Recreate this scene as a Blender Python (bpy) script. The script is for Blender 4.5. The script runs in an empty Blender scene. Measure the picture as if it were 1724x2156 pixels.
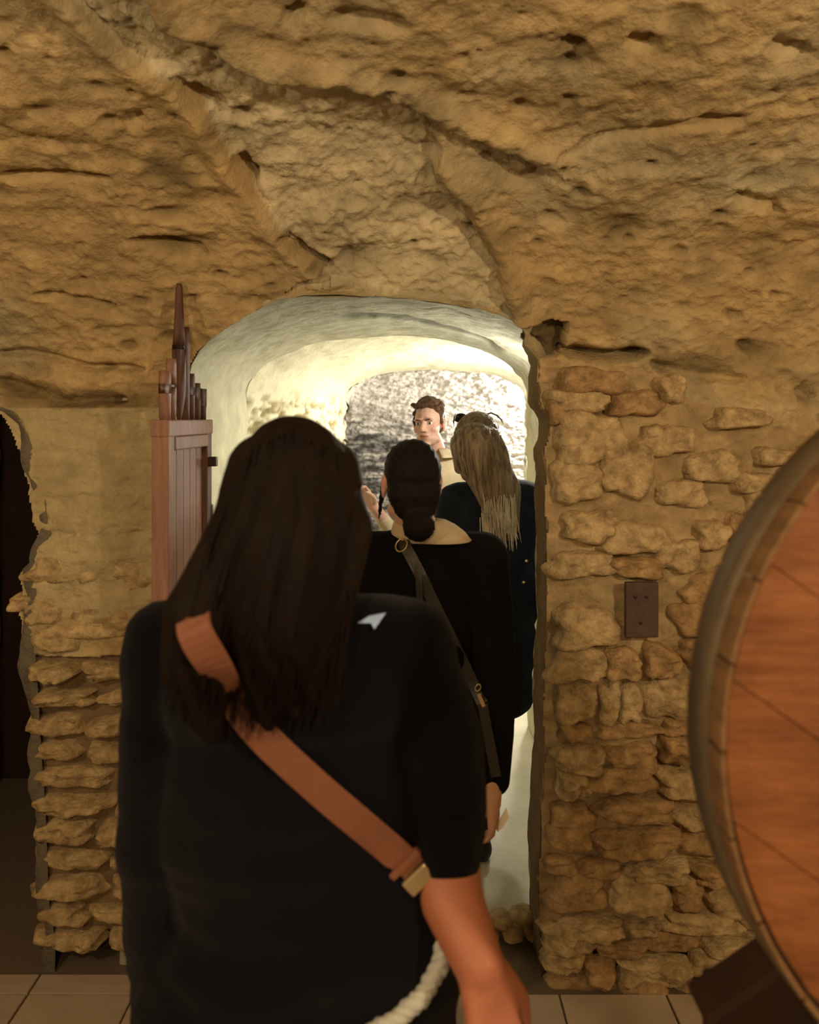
import bpy, bmesh, math, random
import numpy as np
from mathutils import Vector, Matrix
random.seed(7); RS = np.random.RandomState(7)
S = bpy.context.scene
COL = S.collection
PI = math.pi
# ------------------------------------------------------------------ camera
F, CX, CY, EYE = 1600.0, 862.0, 880.0, 1.65
cam = bpy.data.objects.new('camera', bpy.data.cameras.new('camera')); COL.objects.link(cam)
cam.location = (0, 0, EYE); cam.rotation_euler = (PI/2, 0, 0)
cam.data.sensor_fit = 'HORIZONTAL'; cam.data.sensor_width = 36
cam.data.lens = 36*F/1724; cam.data.shift_y = -(1078-CY)/1724
cam.data.clip_start = 0.05
cam.data.dof.use_dof = True; cam.data.dof.focus_distance = 2.9; cam.data.dof.aperture_fstop = 4.5
S.camera = cam
# ------------------------------------------------------------------ world, lights, exposure
w = bpy.data.worlds.new('world'); S.world = w; w.use_nodes = True
w.node_tree.nodes['Background'].inputs[0].default_value = (1, .75, .5, 1)
w.node_tree.nodes['Background'].inputs[1].default_value = 0.012
S.view_settings.view_transform = 'Standard'; S.view_settings.look = 'None'
S.view_settings.gamma = 1; S.view_settings.use_curve_mapping = False; S.view_settings.exposure = 0
S.cycles.use_denoising = True
S.cycles.max_bounces = 6
def lamp(name, kind, loc, power, color, size=.1, target=None, spot=None, sy=None):
    l = bpy.data.lights.new(name, kind); l.energy = power; l.color = color
    if kind == 'AREA':
        l.size = size
        if sy: l.shape = 'RECTANGLE'; l.size_y = sy
    else: l.shadow_soft_size = size
    if spot: l.spot_size = spot; l.spot_blend = .6
    o = bpy.data.objects.new(name, l); COL.objects.link(o); o.location = loc
    if target is not None:
        o.rotation_euler = (Vector(target)-Vector(loc)).to_track_quat('-Z', 'Y').to_euler()
    return o
WARM = (1, .765, .46); COOL = (1, .96, .86)
lamp('gallery_light', 'POINT', (-1.5, .0, 2.1), 40, WARM, .05)
lamp('gallery_light', 'POINT', (1.35, -.3, 2.1), 76, WARM, .05)
lamp('gallery_light', 'AREA', (-.3, -1.3, 2.2), 17, WARM, .12, (.3, 2.2, 1.9))  # unseen soft fill behind the camera, added to brighten the vault
lamp('passage_lamp', 'POINT', (-.95, 4.30, 1.05), 24, COOL, .05)
lamp('passage_lamp', 'POINT', (.92, 5.2, 1.6), 95, COOL, .05)
lamp('passage_lamp', 'POINT', (1.42, 7.35, 1.85), 85, (1, .95, .93), .05)
lamp('passage_lamp', 'POINT', (.60, 3.28, 1.72), 16, COOL, .04)

# ------------------------------------------------------------------ helpers
def W(px, py, Y): return Vector(((px-CX)/F*Y, Y, EYE-(py-CY)/F*Y))
def pxl(P):
    P = np.asarray(P, float); Y = np.maximum(P[..., 1], .05)
    return CX+P[..., 0]/Y*F, CY-(P[..., 2]-EYE)/Y*F
def _h(i, j, k, s):
    n = (i*374761393+j*668265263+k*1274126177+s*974711) & 0xffffffff
    n = ((n ^ (n >> 13))*1274126177) & 0xffffffff
    return ((n ^ (n >> 16)) & 0xffff)/65535.0
def vnoise(P, s=0):
    P = np.asarray(P, float); Fl = np.floor(P).astype(np.int64); f = P-Fl; f = f*f*(3-2*f)
    i, j, k = Fl[..., 0], Fl[..., 1], Fl[..., 2]; r = 0
    for a in (0, 1):
        for b in (0, 1):
            for c in (0, 1):
                wt = (f[..., 0] if a else 1-f[..., 0])*(f[..., 1] if b else 1-f[..., 1])*(f[..., 2] if c else 1-f[..., 2])
                r = r+wt*_h(i+a, j+b, k+c, s)
    return r*2-1
def fbm(P, sc, octv=4, s=0, gain=.5):
    P = np.asarray(P, float)*np.asarray(sc, float); t = 0; a = 1; n = 0
    for o in range(octv):
        t = t+a*vnoise(P+o*17.3, s+o); n += a; a *= gain; P = P*2.03
    return t/n
def cells(P, s=0, keep=.5):
    """distance to nearest jittered cell point (2D/3D), used for pits"""
    Fl = np.floor(P).astype(np.int64); best = np.full(P.shape[:-1], 9.0)
    for a in (-1, 0, 1):
        for b in (-1, 0, 1):
            for c in (-1, 0, 1):
                i, j, k = Fl[..., 0]+a, Fl[..., 1]+b, Fl[..., 2]+c
                Q = np.stack([i+_h(i, j, k, s), j+_h(i, j, k, s+1), k+_h(i, j, k, s+2)], -1)
                d = np.linalg.norm(Q-P, axis=-1)
                on = _h(i, j, k, s+3) < keep
                best = np.where(on, np.minimum(best, d/(0.5+_h(i, j, k, s+4))), best)
    return best
def sstep(a, b, x):
    t = np.clip((x-a)/(b-a), 0, 1); return t*t*(3-2*t)
def inpoly(x, y, poly):
    r = np.zeros(np.shape(x), bool); n = len(poly)
    for i in range(n):
        x0, y0 = poly[i]; x1, y1 = poly[(i+1) % n]
        if y0 == y1: continue
        c = ((y0 > y) != (y1 > y)) & (x < (x1-x0)*(y-y0)/(y1-y0)+x0)
        r ^= c
    return r
def segdist(x, y, line):
    """distance to polyline and signed side (positive = below/right of its direction)"""
    best = np.full(np.shape(x), 1e9); side = np.zeros(np.shape(x)); tt = np.zeros(np.shape(x)); n = len(line)-1
    for i in range(n):
        ax, ay = line[i]; bx, by = line[i+1]; dx, dy = bx-ax, by-ay; L = dx*dx+dy*dy
        t = np.clip(((x-ax)*dx+(y-ay)*dy)/L, 0, 1)
        ex, ey = x-(ax+t*dx), y-(ay+t*dy); d = np.hypot(ex, ey); m = d < best
        best = np.where(m, d, best); side = np.where(m, np.sign(dx*ey-dy*ex), side); tt = np.where(m, (i+t)/n, tt)
    return best, side, tt
def mesh_obj(name, V, Fc, mat=None, parent=None, smooth=True, col=None):
    me = bpy.data.meshes.new(name)
    V = np.asarray(V, np.float32).reshape(-1, 3)
    if isinstance(Fc, np.ndarray):
        n = Fc.shape[1]; me.vertices.add(len(V)); me.vertices.foreach_set('co', V.ravel())
        me.loops.add(Fc.size); me.loops.foreach_set('vertex_index', Fc.astype(np.int32).ravel())
        me.polygons.add(len(Fc)); me.polygons.foreach_set('loop_start', np.arange(0, Fc.size, n, dtype=np.int32))
        me.polygons.foreach_set('loop_total', np.full(len(Fc), n, np.int32)); me.update(calc_edges=True); me.validate()
    else:
        me.from_pydata([tuple(v) for v in V], [], Fc)
    if col is not None:
        a = me.color_attributes.new('Col', 'FLOAT_COLOR', 'POINT')
        c = np.ones((len(V), 4), np.float32); c[:, :3] = col; a.data.foreach_set('color', c.ravel())
    if smooth: me.polygons.foreach_set('use_smooth', np.ones(len(me.polygons), bool))
    if mat: me.materials.append(mat)
    o = bpy.data.objects.new(name, me); COL.objects.link(o)
    if parent: o.parent = parent; o.matrix_parent_inverse = Matrix.Translation(parent.location).inverted() if parent.location.length else Matrix()
    return o
def empty(name, loc, label, cat, group=None):
    o = bpy.data.objects.new(name, None); COL.objects.link(o); o.location = loc
    o['label'] = label; o['category'] = cat; o.empty_display_size = .1
    if group: o['group'] = group
    return o
def grid_faces(nu, nv, wrap=False):
    a = np.arange(nu*nv).reshape(nu, nv)
    if wrap: a = np.concatenate([a, a[:, :1]], 1)
    return np.stack([a[:-1, :-1].ravel(), a[1:, :-1].ravel(), a[1:, 1:].ravel(), a[:-1, 1:].ravel()], 1)
def bm_obj(name, bm, mat, parent=None, smooth=False, bevel=0):
    if bevel:
        bmesh.ops.bevel(bm, geom=list(bm.edges), offset=bevel, segments=2, affect='EDGES', profile=.5)
    me = bpy.data.meshes.new(name); bm.to_mesh(me); bm.free()
    if smooth: me.polygons.foreach_set('use_smooth', np.ones(len(me.polygons), bool))
    me.materials.append(mat)
    o = bpy.data.objects.new(name, me); COL.objects.link(o)
    if parent: o.parent = parent; o.matrix_parent_inverse = Matrix.Translation(parent.location).inverted()
    return o
def box_bm(c, s, rz=0, bm=None, M=None):
    bm = bm or bmesh.new()
    m = Matrix.Translation(Vector(c)) @ Matrix.Rotation(rz, 4, 'Z') @ Matrix.Diagonal((s[0], s[1], s[2], 1))
    if M: m = M @ m
    bmesh.ops.create_cube(bm, size=1, matrix=m); return bm
# ------------------------------------------------------------------ materials
def mat(name, color, rough=.8, bump=0, bscale=40, metal=0, col=False, var=.0, vscale=8, spec=.3, stretch=(1, 1, 1), col2=None, sheen=0, subs=0, bdist=.01):
    m = bpy.data.materials.new(name); m.use_nodes = True; nt = m.node_tree; N = nt.nodes; L = nt.links
    b = N['Principled BSDF']; b.inputs['Base Color'].default_value = (*color, 1)
    b.inputs['Roughness'].default_value = rough; b.inputs['Metallic'].default_value = metal
    b.inputs['Specular IOR Level'].default_value = spec
    if sheen: b.inputs['Sheen Weight'].default_value = sheen
    if subs: b.inputs['Subsurface Weight'].default_value = subs; b.inputs['Subsurface Scale'].default_value = .01
    tc = N.new('ShaderNodeTexCoord'); mp = N.new('ShaderNodeMapping'); mp.inputs['Scale'].default_value = stretch
    L.new(tc.outputs['Object'], mp.inputs['Vector'])
    src = None
    if col:
        a = N.new('ShaderNodeVertexColor'); a.layer_name = 'Col'; src = a.outputs['Color']
    if var:
        n = N.new('ShaderNodeTexNoise'); n.inputs['Scale'].default_value = vscale; n.inputs['Detail'].default_value = 6; n.inputs['Roughness'].default_value = .65
        L.new(mp.outputs[0], n.inputs['Vector'])
        r = N.new('ShaderNodeValToRGB'); r.color_ramp.elements[0].position = .3; r.color_ramp.elements[1].position = .7
        c2 = col2 or color
        if col:
            r.color_ramp.elements[0].color = (1-var, 1-var, 1-var, 1); r.color_ramp.elements[1].color = (1+var*.6, 1+var*.6, 1+var*.5, 1)
        else:
            r.color_ramp.elements[0].color = (*[v*(1-var) for v in c2], 1); r.color_ramp.elements[1].color = (*[min(1, v*(1+var)) for v in color], 1)
        L.new(n.outputs['Fac'], r.inputs['Fac'])
        if src:
            mx = N.new('ShaderNodeMix'); mx.data_type = 'RGBA'; mx.blend_type = 'MULTIPLY'; mx.inputs[0].default_value = 1
            L.new(src, mx.inputs[6]); L.new(r.outputs[0], mx.inputs[7]); src = mx.outputs[2]
        else: src = r.outputs[0]
    if src: L.new(src, b.inputs['Base Color'])
    if bump:
        n = N.new('ShaderNodeTexNoise'); n.inputs['Scale'].default_value = bscale; n.inputs['Detail'].default_value = 5; n.inputs['Roughness'].default_value = .6
        L.new(mp.outputs[0], n.inputs['Vector'])
        bp = N.new('ShaderNodeBump'); bp.inputs['Strength'].default_value = bump; bp.inputs['Distance'].default_value = bdist
        L.new(n.outputs['Fac'], bp.inputs['Height']); L.new(bp.outputs[0], b.inputs['Normal'])
    return m
M_rock = mat('cave_rock', (.5, .4, .25), .92, .8, 70, col=True, var=.22, vscale=14, spec=.15)
M_stone = mat('rubble_stone', (.50, .375, .205), .9, .9, 70, var=.4, vscale=24, spec=.2, col2=(.42, .30, .16))
M_stone2 = mat('rubble_stone_brown', (.42, .28, .14), .9, .9, 70, var=.4, vscale=20, spec=.2, col2=(.30, .19, .09))
M_plaster = mat('passage_plaster', (.62, .6, .46), .9, .5, 40, col=True, var=.15, vscale=10, spec=.15)
M_rough = mat('chamber_rock', (.6, .57, .5), .8, .8, 60, col=True, var=.3, vscale=20, spec=.3)
M_tile = mat('floor_tile', (.48, .40, .32), .5, .15, 30, var=.12, vscale=6)
M_grout = mat('floor_grout', (.16, .12, .09), .9, .3, 60)
M_conc = mat('passage_floor', (.62, .59, .48), .8, .35, 30, var=.1, vscale=5)
M_gate = mat('gate_wood', (.27, .145, .105), .6, .4, 30, var=.25, vscale=10, stretch=(6, 6, .6))
M_gate2 = mat('gate_wood_dark', (.12, .06, .045), .65, .4, 30, var=.25, vscale=10, stretch=(6, 6, .6))
M_iron = mat('dark_iron', (.05, .035, .03), .5, .2, 60, metal=.7)
M_plate = mat('plate_metal', (.085, .05, .042), .6, .2, 80, var=.2, vscale=20)
M_hoop = mat('galvanised_hoop', (.15, .11, .07), .55, .2, 20, metal=.35, var=.3, vscale=12)
M_oak = mat('oak_head', (.21, .078, .026), .6, .35, 14, var=.35, vscale=5, stretch=(1, 1, 5), col2=(.17, .055, .016))
M_stave = mat('oak_stave', (.20, .11, .05), .65, .3, 20, var=.3, vscale=8, stretch=(6, 1, 6))
M_rack = mat('dark_rack_wood', (.03, .012, .006), .7, .3, 20, var=.3)
M_skin = mat('skin', (.62, .33, .23), .5, .1, 120, col=True, subs=.08, spec=.35)
M_navy = mat('navy_wool', (.003, .003, .0065), 1.0, .4, 300, sheen=.05, spec=.1)
M_black = mat('black_wool', (.006, .0055, .006), .95, .4, 300, spec=.1)
M_dnavy = mat('navy_coat', (.006, .011, .022), .85, .3, 60, spec=.25, var=.3, vscale=6)
M_beige = mat('beige_cloth', (.60, .50, .36), .9, .3, 200, spec=.1)
M_shirt = mat('beige_shirt', (.55, .45, .30), .9, .3, 120, spec=.1)
M_brown = mat('brown_cloth', (.06, .035, .025), .9, .3, 120)
M_jean = mat('light_denim', (.30, .38, .48), .9, .4, 200)
M_strap = mat('tan_leather', (.20, .078, .046), .55, .15, 80, var=.12, vscale=10)
M_bstrap = mat('black_leather', (.030, .028, .028), .38, .1, 90, spec=.5)
M_gold = mat('pale_gold', (.75, .62, .38), .35, metal=.8)
M_rope = mat('pale_rope', (.55, .56, .52), .9, .4, 200)
M_hdark = mat('dark_brown_hair', (.008, .0036, .0023), .6, .4, 60, spec=.14, stretch=(8, 8, .6), var=.4, vscale=9)
M_hblack = mat('black_hair', (.008, .0055, .005), .55, .5, 60, spec=.15, stretch=(8, 8, 1), var=.3)
M_hblond = mat('blonde_hair', (.26, .19, .115), .45, .5, 60, spec=.4, stretch=(10, 10, .5), var=.5, vscale=8, col2=(.10, .065, .035))
M_htip = mat('lit_blonde_hair', (.50, .44, .33), .5, .4, 60, spec=.4, stretch=(10, 10, .5), var=.3)
M_hcurl = mat('brown_curly_hair', (.085, .042, .022), .55, .5, 80, var=.3, vscale=30)
M_white = mat('white_paper', (.85, .82, .72), .8)
M_eye = mat('eye_white', (.7, .65, .6), .25, spec=.5)
M_iris = mat('iris_dark', (.03, .02, .015), .2, spec=.5)
M_brow = mat('eyebrow_hair', (.05, .025, .015), .8)
M_lip = mat('lips', (.42, .14, .11), .5)
M_glass = mat('sunglasses', (.015, .012, .012), .15, spec=.6)
M_glint = mat('pale_blue_glint', (.42, .60, 1.0), .6)
M_shoe = mat('dark_shoe', (.02, .016, .014), .5)

# ------------------------------------------------------------------ the cave gallery: wall with doorway and vault above
DOOR = [(392, 2400), (392, 800), (402, 768), (418, 738), (445, 712), (480, 688), (520, 662), (558, 643), (592, 629), (640, 621), (700, 617), (760, 621),
        (830, 628), (900, 634), (960, 641), (1010, 650), (1050, 662), (1078, 674), (1098, 688), (1108, 704), (1104, 724), (1122, 742), (1134, 765),
        (1136, 850), (1150, 868), (1161, 890), (1158, 925), (1146, 948), (1152, 985), (1147, 1060), (1154, 1120), (1150, 1200), (1153, 1330), (1147, 1420), (1144, 1520),
        (1150, 1600), (1142, 1660), (1140, 1750), (1134, 1850), (1137, 1950), (1140, 2100), (1146, 2400)]
NICHE = [(-400, 2500), (-400, 700), (-150, 800), (-60, 850), (0, 872), (25, 915), (48, 975), (60, 1030), (66, 1060), (68, 1100), (79, 1122), (70, 1160), (66, 1190),
         (42, 1205), (44, 1260), (30, 1280), (46, 1310), (42, 1400), (52, 1500), (55, 1600), (66, 1740), (70, 1900), (85, 1990), (85, 2500)]
uF = np.arange(-1.42, 1.4001, .0055)
u = np.concatenate([np.linspace(-2.6, -1.45, 40), uF, np.linspace(1.43, 2.6, 40)])
ZS, ZA, YR = 1.72, .98, 2.25
zs = np.arange(0, ZS, .0055)
th = np.concatenate([np.arange(0, 1.05, .0045), np.linspace(1.06, PI/2, 60), np.linspace(PI/2+.02, PI, 60)])
Yp = np.concatenate([np.full(len(zs), YR), YR*np.cos(th)]); Zp = np.concatenate([zs, ZS+ZA*np.sin(th)])
sp = np.concatenate([[0], np.cumsum(np.hypot(np.diff(Yp), np.diff(Zp)))])
ty, tz = np.gradient(Yp, sp), np.gradient(Zp, sp); nrmY, nrmZ = -tz, ty     # inward normal (towards the camera)
nrmY[:len(zs)] = -1; nrmZ[:len(zs)] = 0
U, J = np.meshgrid(u, np.arange(len(Yp)), indexing='ij')
P = np.stack([U, Yp[J]-.02*U*(Yp[J] > 0), Zp[J]], -1); NRM = np.stack([0*U, nrmY[J], nrmZ[J]], -1)
qx, qy = pxl(P); qx = np.where(P[..., 1] < .3, 1e5, qx)
wx = qx+14*fbm(P, 7, 3, 61); wy = qy+14*fbm(P, 7, 3, 62)
jx = qx+8*fbm(P, 22, 3, 63); jy = qy+8*fbm(P, 22, 3, 64)
front = P[..., 1] > 1.0
# relief: broad lumps, bedding streaks, pits
d = .045*fbm(P, (1.3, 1.6, 1.8), 3, 1)+.022*fbm(P, (4, 5, 9), 4, 5)
right = sstep(700, 1100, qx)
slope = .16*np.where(qx > 900, 1, 0)
Q = P.copy(); Q[..., 2] = P[..., 2]+.25*P[..., 0]*right; Q[..., 1] = P[..., 1]+.2*P[..., 0]*right
strk = fbm(Q, (2.2, 14, 20), 4, 9); d += .009*strk
fine = fbm(P, (22, 26, 34), 4, 13); rid = 1-np.abs(fbm(Q, (7, 16, 20), 4, 15))*2; micro = fbm(P, (60, 60, 75), 3, 17)
d += .010*fine+.007*(rid-.6)+.0045*micro
lump = fbm(Q, (3, 6, 8), 3, 19); d += .02*np.clip(lump, -.4, .4)*.55
pit = cells(Q*np.array([11, 17, 22]), 21, .30); pm = 1-sstep(.06, .34, pit)
d -= .022*pm*(1-.4*sstep(800, 900, qy))
pit2 = cells(Q*np.array([4.2, 9, 11]), 31, .28); pm2 = (1-sstep(.06, .36, pit2)); d -= .030*pm2*(qy < 850)*.6
pit3 = cells(Q*np.array([30, 42, 50]), 51, .22); d -= .007*(1-sstep(.1, .45, pit3))*(qy < 850)
# recessed rougher field over the doorway, between the two groins
SOFF = [(120, -40), (240, 92), (330, 150), (395, 205), (440, 270), (485, 352), (530, 412), (585, 480), (640, 548), (690, 575), (590, 618), (700, 600), (1060, 660), (1085, 690),
        (1062, 620), (1045, 565), (1008, 500), (975, 440), (940, 395), (905, 372), (930, 330), (860, 250), (790, 222), (740, 204), (640, 180), (560, 165), (500, 150), (430, 110), (330, 40), (300, -40)]
so = inpoly(wx, wy, SOFF) & front
GL = [(120, -40), (240, 92), (330, 150), (395, 205), (440, 270), (485, 352), (530, 412), (585, 480), (640, 548), (690, 575)]
GR = [(300, -40), (330, 40), (430, 110), (500, 150), (560, 165), (640, 180), (740, 204), (790, 222), (860, 250), (950, 300), (1150, 365)]
GR2 = [(905, 372), (975, 440), (1008, 500), (1045, 565), (1062, 620), (1085, 690), (1105, 700)]
dl, sl, tl = segdist(wx, wy, GL); dr, sr, tr = segdist(wx, wy, GR); d2, s2, t2 = segdist(wx, wy, GR2)
ins = np.where(so, 1., 0.)
d -= ins*np.clip(dl*.0008, 0, .018)
d -= ins*.010
d += ins*(.016*fbm(P, (16, 20, 26), 4, 41)+.006*micro-.008*strk)
d -= .030*np.exp(-(dl/9.)**2)*(1+.9*np.sin(tl*22)*(tl > .2))*front*.7
d += .022*np.exp(-((dl-22)/22.)**2)*(sl > 0)*front*(ins < .5)
d -= .030*np.exp(-(dr/8.)**2)*front*sstep(.1, .35, tr)
d += .028*np.exp(-((dr-26)/26.)**2)*(sr < 0)*front
d += .040*np.exp(-((d2-22)/26.)**2)*(ins < .5)*(s2 < 0)*front
# named cracks (dark slots) and pockets
for line, wd, dep in [([(0, 368), (60, 370), (135, 376), (232, 378)], 7, .05), ([(280, 505), (360, 520), (430, 540)], 9, .04), ([(385, 200), (430, 232), (470, 255)], 12, .06),
                      ([(485, 350), (510, 380), (530, 398)], 12, .06), ([(590, 505), (640, 548), (690, 575)], 8, .05), ([(0, 745), (100, 752), (180, 770), (240, 770), (300, 770)], 7, .035),
                      ([(80, 620), (160, 632), (235, 640)], 8, .035), ([(0, 800), (60, 815), (130, 840), (260, 838)], 14, .045), ([(1196, 741), (1250, 747), (1300, 752), (1366, 748)], 10, .09),
                      ([(1380, 768), (1450, 790), (1560, 800)], 10, .03), ([(1690, 822), (1724, 830)], 14, .05), ([(1020, 345), (1100, 400), (1190, 360)], 14, .03),
                      ([(1200, 330), (1330, 290), (1420, 262), (1560, 248)], 10, .028), ([(1560, 415), (1640, 440)], 14, .03), ([(700, 42), (790, 45), (860, 62)], 14, .03),
                      ([(1180, 95), (1230, 118)], 14, .04), ([(1320, 95), (1380, 92)], 15, .04), ([(600, 40), (640, 18)], 12, .04), ([(1620, 90), (1700, 105)], 15, .03), ([(255, 262), (300, 262)], 16, .03)]:
    dd, ss, t_ = segdist(wx, wy, line)
    taper = np.minimum(1, np.minimum(t_, 1-t_)*6+.35)
    d -= dep*np.exp(-(dd/(wd*taper+1))**2)*front
# socket right of the doorway head, its shade painted into the rock colour
SOCK = [(1095, 682), (1200, 680), (1196, 715), (1188, 742), (1165, 760), (1090, 760)]
sk = inpoly(jx, jy, SOCK) & front; d -= .075*sk
# masonry zones (mortar bed sits back from the stones)
RZ = [(1150, 775), (1250, 770), (1360, 775), (1470, 850), (1640, 900), (1900, 960), (1900, 2500), (1120, 2500), (1140, 1200)]
rz_ = inpoly(wx, wy, RZ) & front; d = np.where(rz_, d*.45-.006+.022*fbm(P, (11, 11, 14), 4, 71), d)
LZ = [(40, 1385), (420, 1385), (420, 2400), (0, 2400)]
lz_ = inpoly(wx, wy, LZ) & front; d = np.where(lz_, d*.3-.035, d)
lm = (qy > 860) & (qy < 1300) & (qx < 420) & front; d = np.where(lm, d*.75, d)
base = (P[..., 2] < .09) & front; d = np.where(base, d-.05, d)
PD = P+NRM*d[..., None]
# rock colour, with the shade of pits, cracks and ledge darkened in
c1 = fbm(P, (1.6, 2, 3), 4, 81); c2_ = fbm(Q, (5, 12, 16), 4, 85); grey = sstep(-.1, .5, c1)
A = np.array([.46, .335, .17]); B = np.array([.41, .365, .25]); C_ = np.array([.58, .50, .34])
colr = A+(B-A)*grey[..., None]; colr = colr+(C_-colr)*(ins*.9)[..., None]
colr = colr*(1+.40*c2_+.25*fine+.12*micro)[..., None]
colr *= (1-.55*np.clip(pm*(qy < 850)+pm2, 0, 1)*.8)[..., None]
colr[sk] *= .38
for line, wd in [([(0, 810), (60, 825), (130, 845), (300, 850)], 26), ([(1230, 745), (1370, 748)], 8), ([(330, 345), (400, 395)], 30)]:
    dd, _, _ = segdist(wx, wy, line); colr *= (1-.5*np.exp(-(dd/wd)**2))[..., None]  # ledge shadow and crack shade painted as darker rock
colr = np.where(rz_[..., None], np.array([.42, .31, .17])*(1+.4*fine)[..., None], colr)
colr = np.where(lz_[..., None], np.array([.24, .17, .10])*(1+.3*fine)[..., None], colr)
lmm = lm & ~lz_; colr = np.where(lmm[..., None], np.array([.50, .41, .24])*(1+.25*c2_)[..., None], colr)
colr[base] = (.06, .04, .025)  # darker strip along the wall foot
NU, NV = U.shape
fa = grid_faces(NU, NV)
hx = np.where((qy < 760) & (qx > 380), qx, qx*.6+jx*.4); hy = np.where((qy < 760) & (qx > 380), qy, qy*.6+jy*.4)
fcx = hx.ravel()[fa].mean(1); fcy = hy.ravel()[fa].mean(1); fY = P[..., 1].ravel()[fa].mean(1)
hole = (inpoly(fcx, fcy, DOOR) | inpoly(fcx, fcy, NICHE)) & (fY > 1.2)
fj = (fa[:, 0] % NV); fu = U.ravel()[fa[:, 0]]
low = fj < len(zs)
def sub(name, sel, m=M_rock):
    f_ = fa[sel]; idx = np.unique(f_); mp = np.zeros(NU*NV, np.int64); mp[idx] = np.arange(len(idx))
    o = mesh_obj(name, PD.reshape(-1, 3)[idx], mp[f_], m, col=colr.reshape(-1, 3)[idx]); o['kind'] = 'structure'; return o
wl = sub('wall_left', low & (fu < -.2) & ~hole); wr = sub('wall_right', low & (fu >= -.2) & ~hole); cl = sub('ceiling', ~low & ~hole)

def ring_from_poly(poly, n, Y):
    p = np.array(poly, float); p[:, 0] = (p[:, 0]-CX)/F*Y; p[:, 1] = EYE-(p[:, 1]-CY)/F*Y; p[:, 1] = np.maximum(p[:, 1], -.02)
    s = np.concatenate([[0], np.cumsum(np.hypot(*np.diff(p, axis=0).T))]); t = np.linspace(0, s[-1], n)
    return np.stack([np.interp(t, s, p[:, 0]), np.full(n, Y), np.interp(t, s, p[:, 1])], 1)
def arch(XL, XR, zs_, zt, n, Y, e=2.1):
    c, h = (XL+XR)/2, (XR-XL)/2; pts = [(XL, -.02), (XL, zs_*.5)]
    for a in np.linspace(PI, 0, 60):
        pts.append((c+h*np.sign(math.cos(a))*abs(math.cos(a))**(2/e), zs_+(zt-zs_)*abs(math.sin(a))**(2/e)))
    pts += [(XR, zs_*.5), (XR, -.02)]
    p = np.array(pts); s = np.concatenate([[0], np.cumsum(np.hypot(*np.diff(p, axis=0).T))]); t = np.linspace(0, s[-1], n)
    return np.stack([np.interp(t, s, p[:, 0]), np.full(n, Y), np.interp(t, s, p[:, 1])], 1)
def tube(name, rings, amp, cfun, m, fine_=.004, sc=(6, 3, 8)):
    R = np.stack(rings, 0); nr, n, _ = R.shape
    t0 = np.gradient(R, axis=1); t1 = np.gradient(R, axis=0) if nr > 1 else 0
    nn = np.cross(t0, t1); nn /= np.maximum(np.linalg.norm(nn, axis=2, keepdims=True), 1e-9)
    cen = R.mean(1, keepdims=True); nn *= np.sign(((cen-R)*nn).sum(2, keepdims=True)+1e-9)
    D = amp*fbm(R, sc, 4, 91)+fine_*fbm(R, (30, 30, 30), 3, 97)
    c, ex = cfun(R, nn); D = D+ex
    o = mesh_obj(name, (R+nn*D[..., None]).reshape(-1, 3), grid_faces(nr, n), m, col=c.reshape(-1, 3)); o['kind'] = 'structure'; return o
NR = 300
# reveal of the doorway
def scaled(r, k, Y):
    c = np.array([-.13, 0, 1.0]); q = r.copy(); q[:, 0] = c[0]+(r[:, 0]-c[0])*k; q[:, 2] = c[2]+(r[:, 2]-c[2])*k; q[:, 1] = Y; return q
r0 = ring_from_poly(DOOR, NR, 2.25)
def ringY(r):    # doorway head lies on the curved vault
    q = r.copy(); z = np.clip(r[:, 2]-ZS, 0, ZA*.98); q[:, 1] = YR*np.sqrt(1-(z/ZA)**2)-.02*r[:, 0]
    k = q[:, 1]/2.25; q[:, 0] = r[:, 0]*k; q[:, 2] = EYE+(r[:, 2]-EYE)*k; return q
rf = ringY(r0)
fl = rf.copy(); fl[:, 0] = -.13+(rf[:, 0]+.13)*1.06; fl[:, 2] = 1+(rf[:, 2]-1)*1.04; fl[:, 1] += .05
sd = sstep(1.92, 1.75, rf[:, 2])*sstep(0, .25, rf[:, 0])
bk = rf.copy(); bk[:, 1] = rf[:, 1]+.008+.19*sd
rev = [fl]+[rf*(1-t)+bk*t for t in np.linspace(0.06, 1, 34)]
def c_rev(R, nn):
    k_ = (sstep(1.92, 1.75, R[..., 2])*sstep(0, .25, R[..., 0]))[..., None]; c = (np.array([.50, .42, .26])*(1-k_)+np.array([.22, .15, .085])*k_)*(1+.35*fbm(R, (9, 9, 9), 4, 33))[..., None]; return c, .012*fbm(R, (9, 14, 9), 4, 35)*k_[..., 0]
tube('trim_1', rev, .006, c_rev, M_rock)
# first length of the passage
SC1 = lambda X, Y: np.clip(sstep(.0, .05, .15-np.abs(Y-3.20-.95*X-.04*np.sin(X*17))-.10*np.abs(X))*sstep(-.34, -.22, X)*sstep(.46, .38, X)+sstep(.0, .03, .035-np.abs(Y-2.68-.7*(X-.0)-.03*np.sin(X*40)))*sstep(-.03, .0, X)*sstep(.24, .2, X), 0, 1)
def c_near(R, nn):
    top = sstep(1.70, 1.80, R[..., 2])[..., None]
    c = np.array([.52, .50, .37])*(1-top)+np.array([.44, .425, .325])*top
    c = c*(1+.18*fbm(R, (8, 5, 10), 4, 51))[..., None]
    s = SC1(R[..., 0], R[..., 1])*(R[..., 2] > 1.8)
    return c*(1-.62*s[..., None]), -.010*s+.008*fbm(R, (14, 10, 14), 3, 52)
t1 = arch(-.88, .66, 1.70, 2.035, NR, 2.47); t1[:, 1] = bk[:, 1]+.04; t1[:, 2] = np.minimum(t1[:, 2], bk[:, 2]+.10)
near = [bk, bk*.5+t1*.5, t1]
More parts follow.
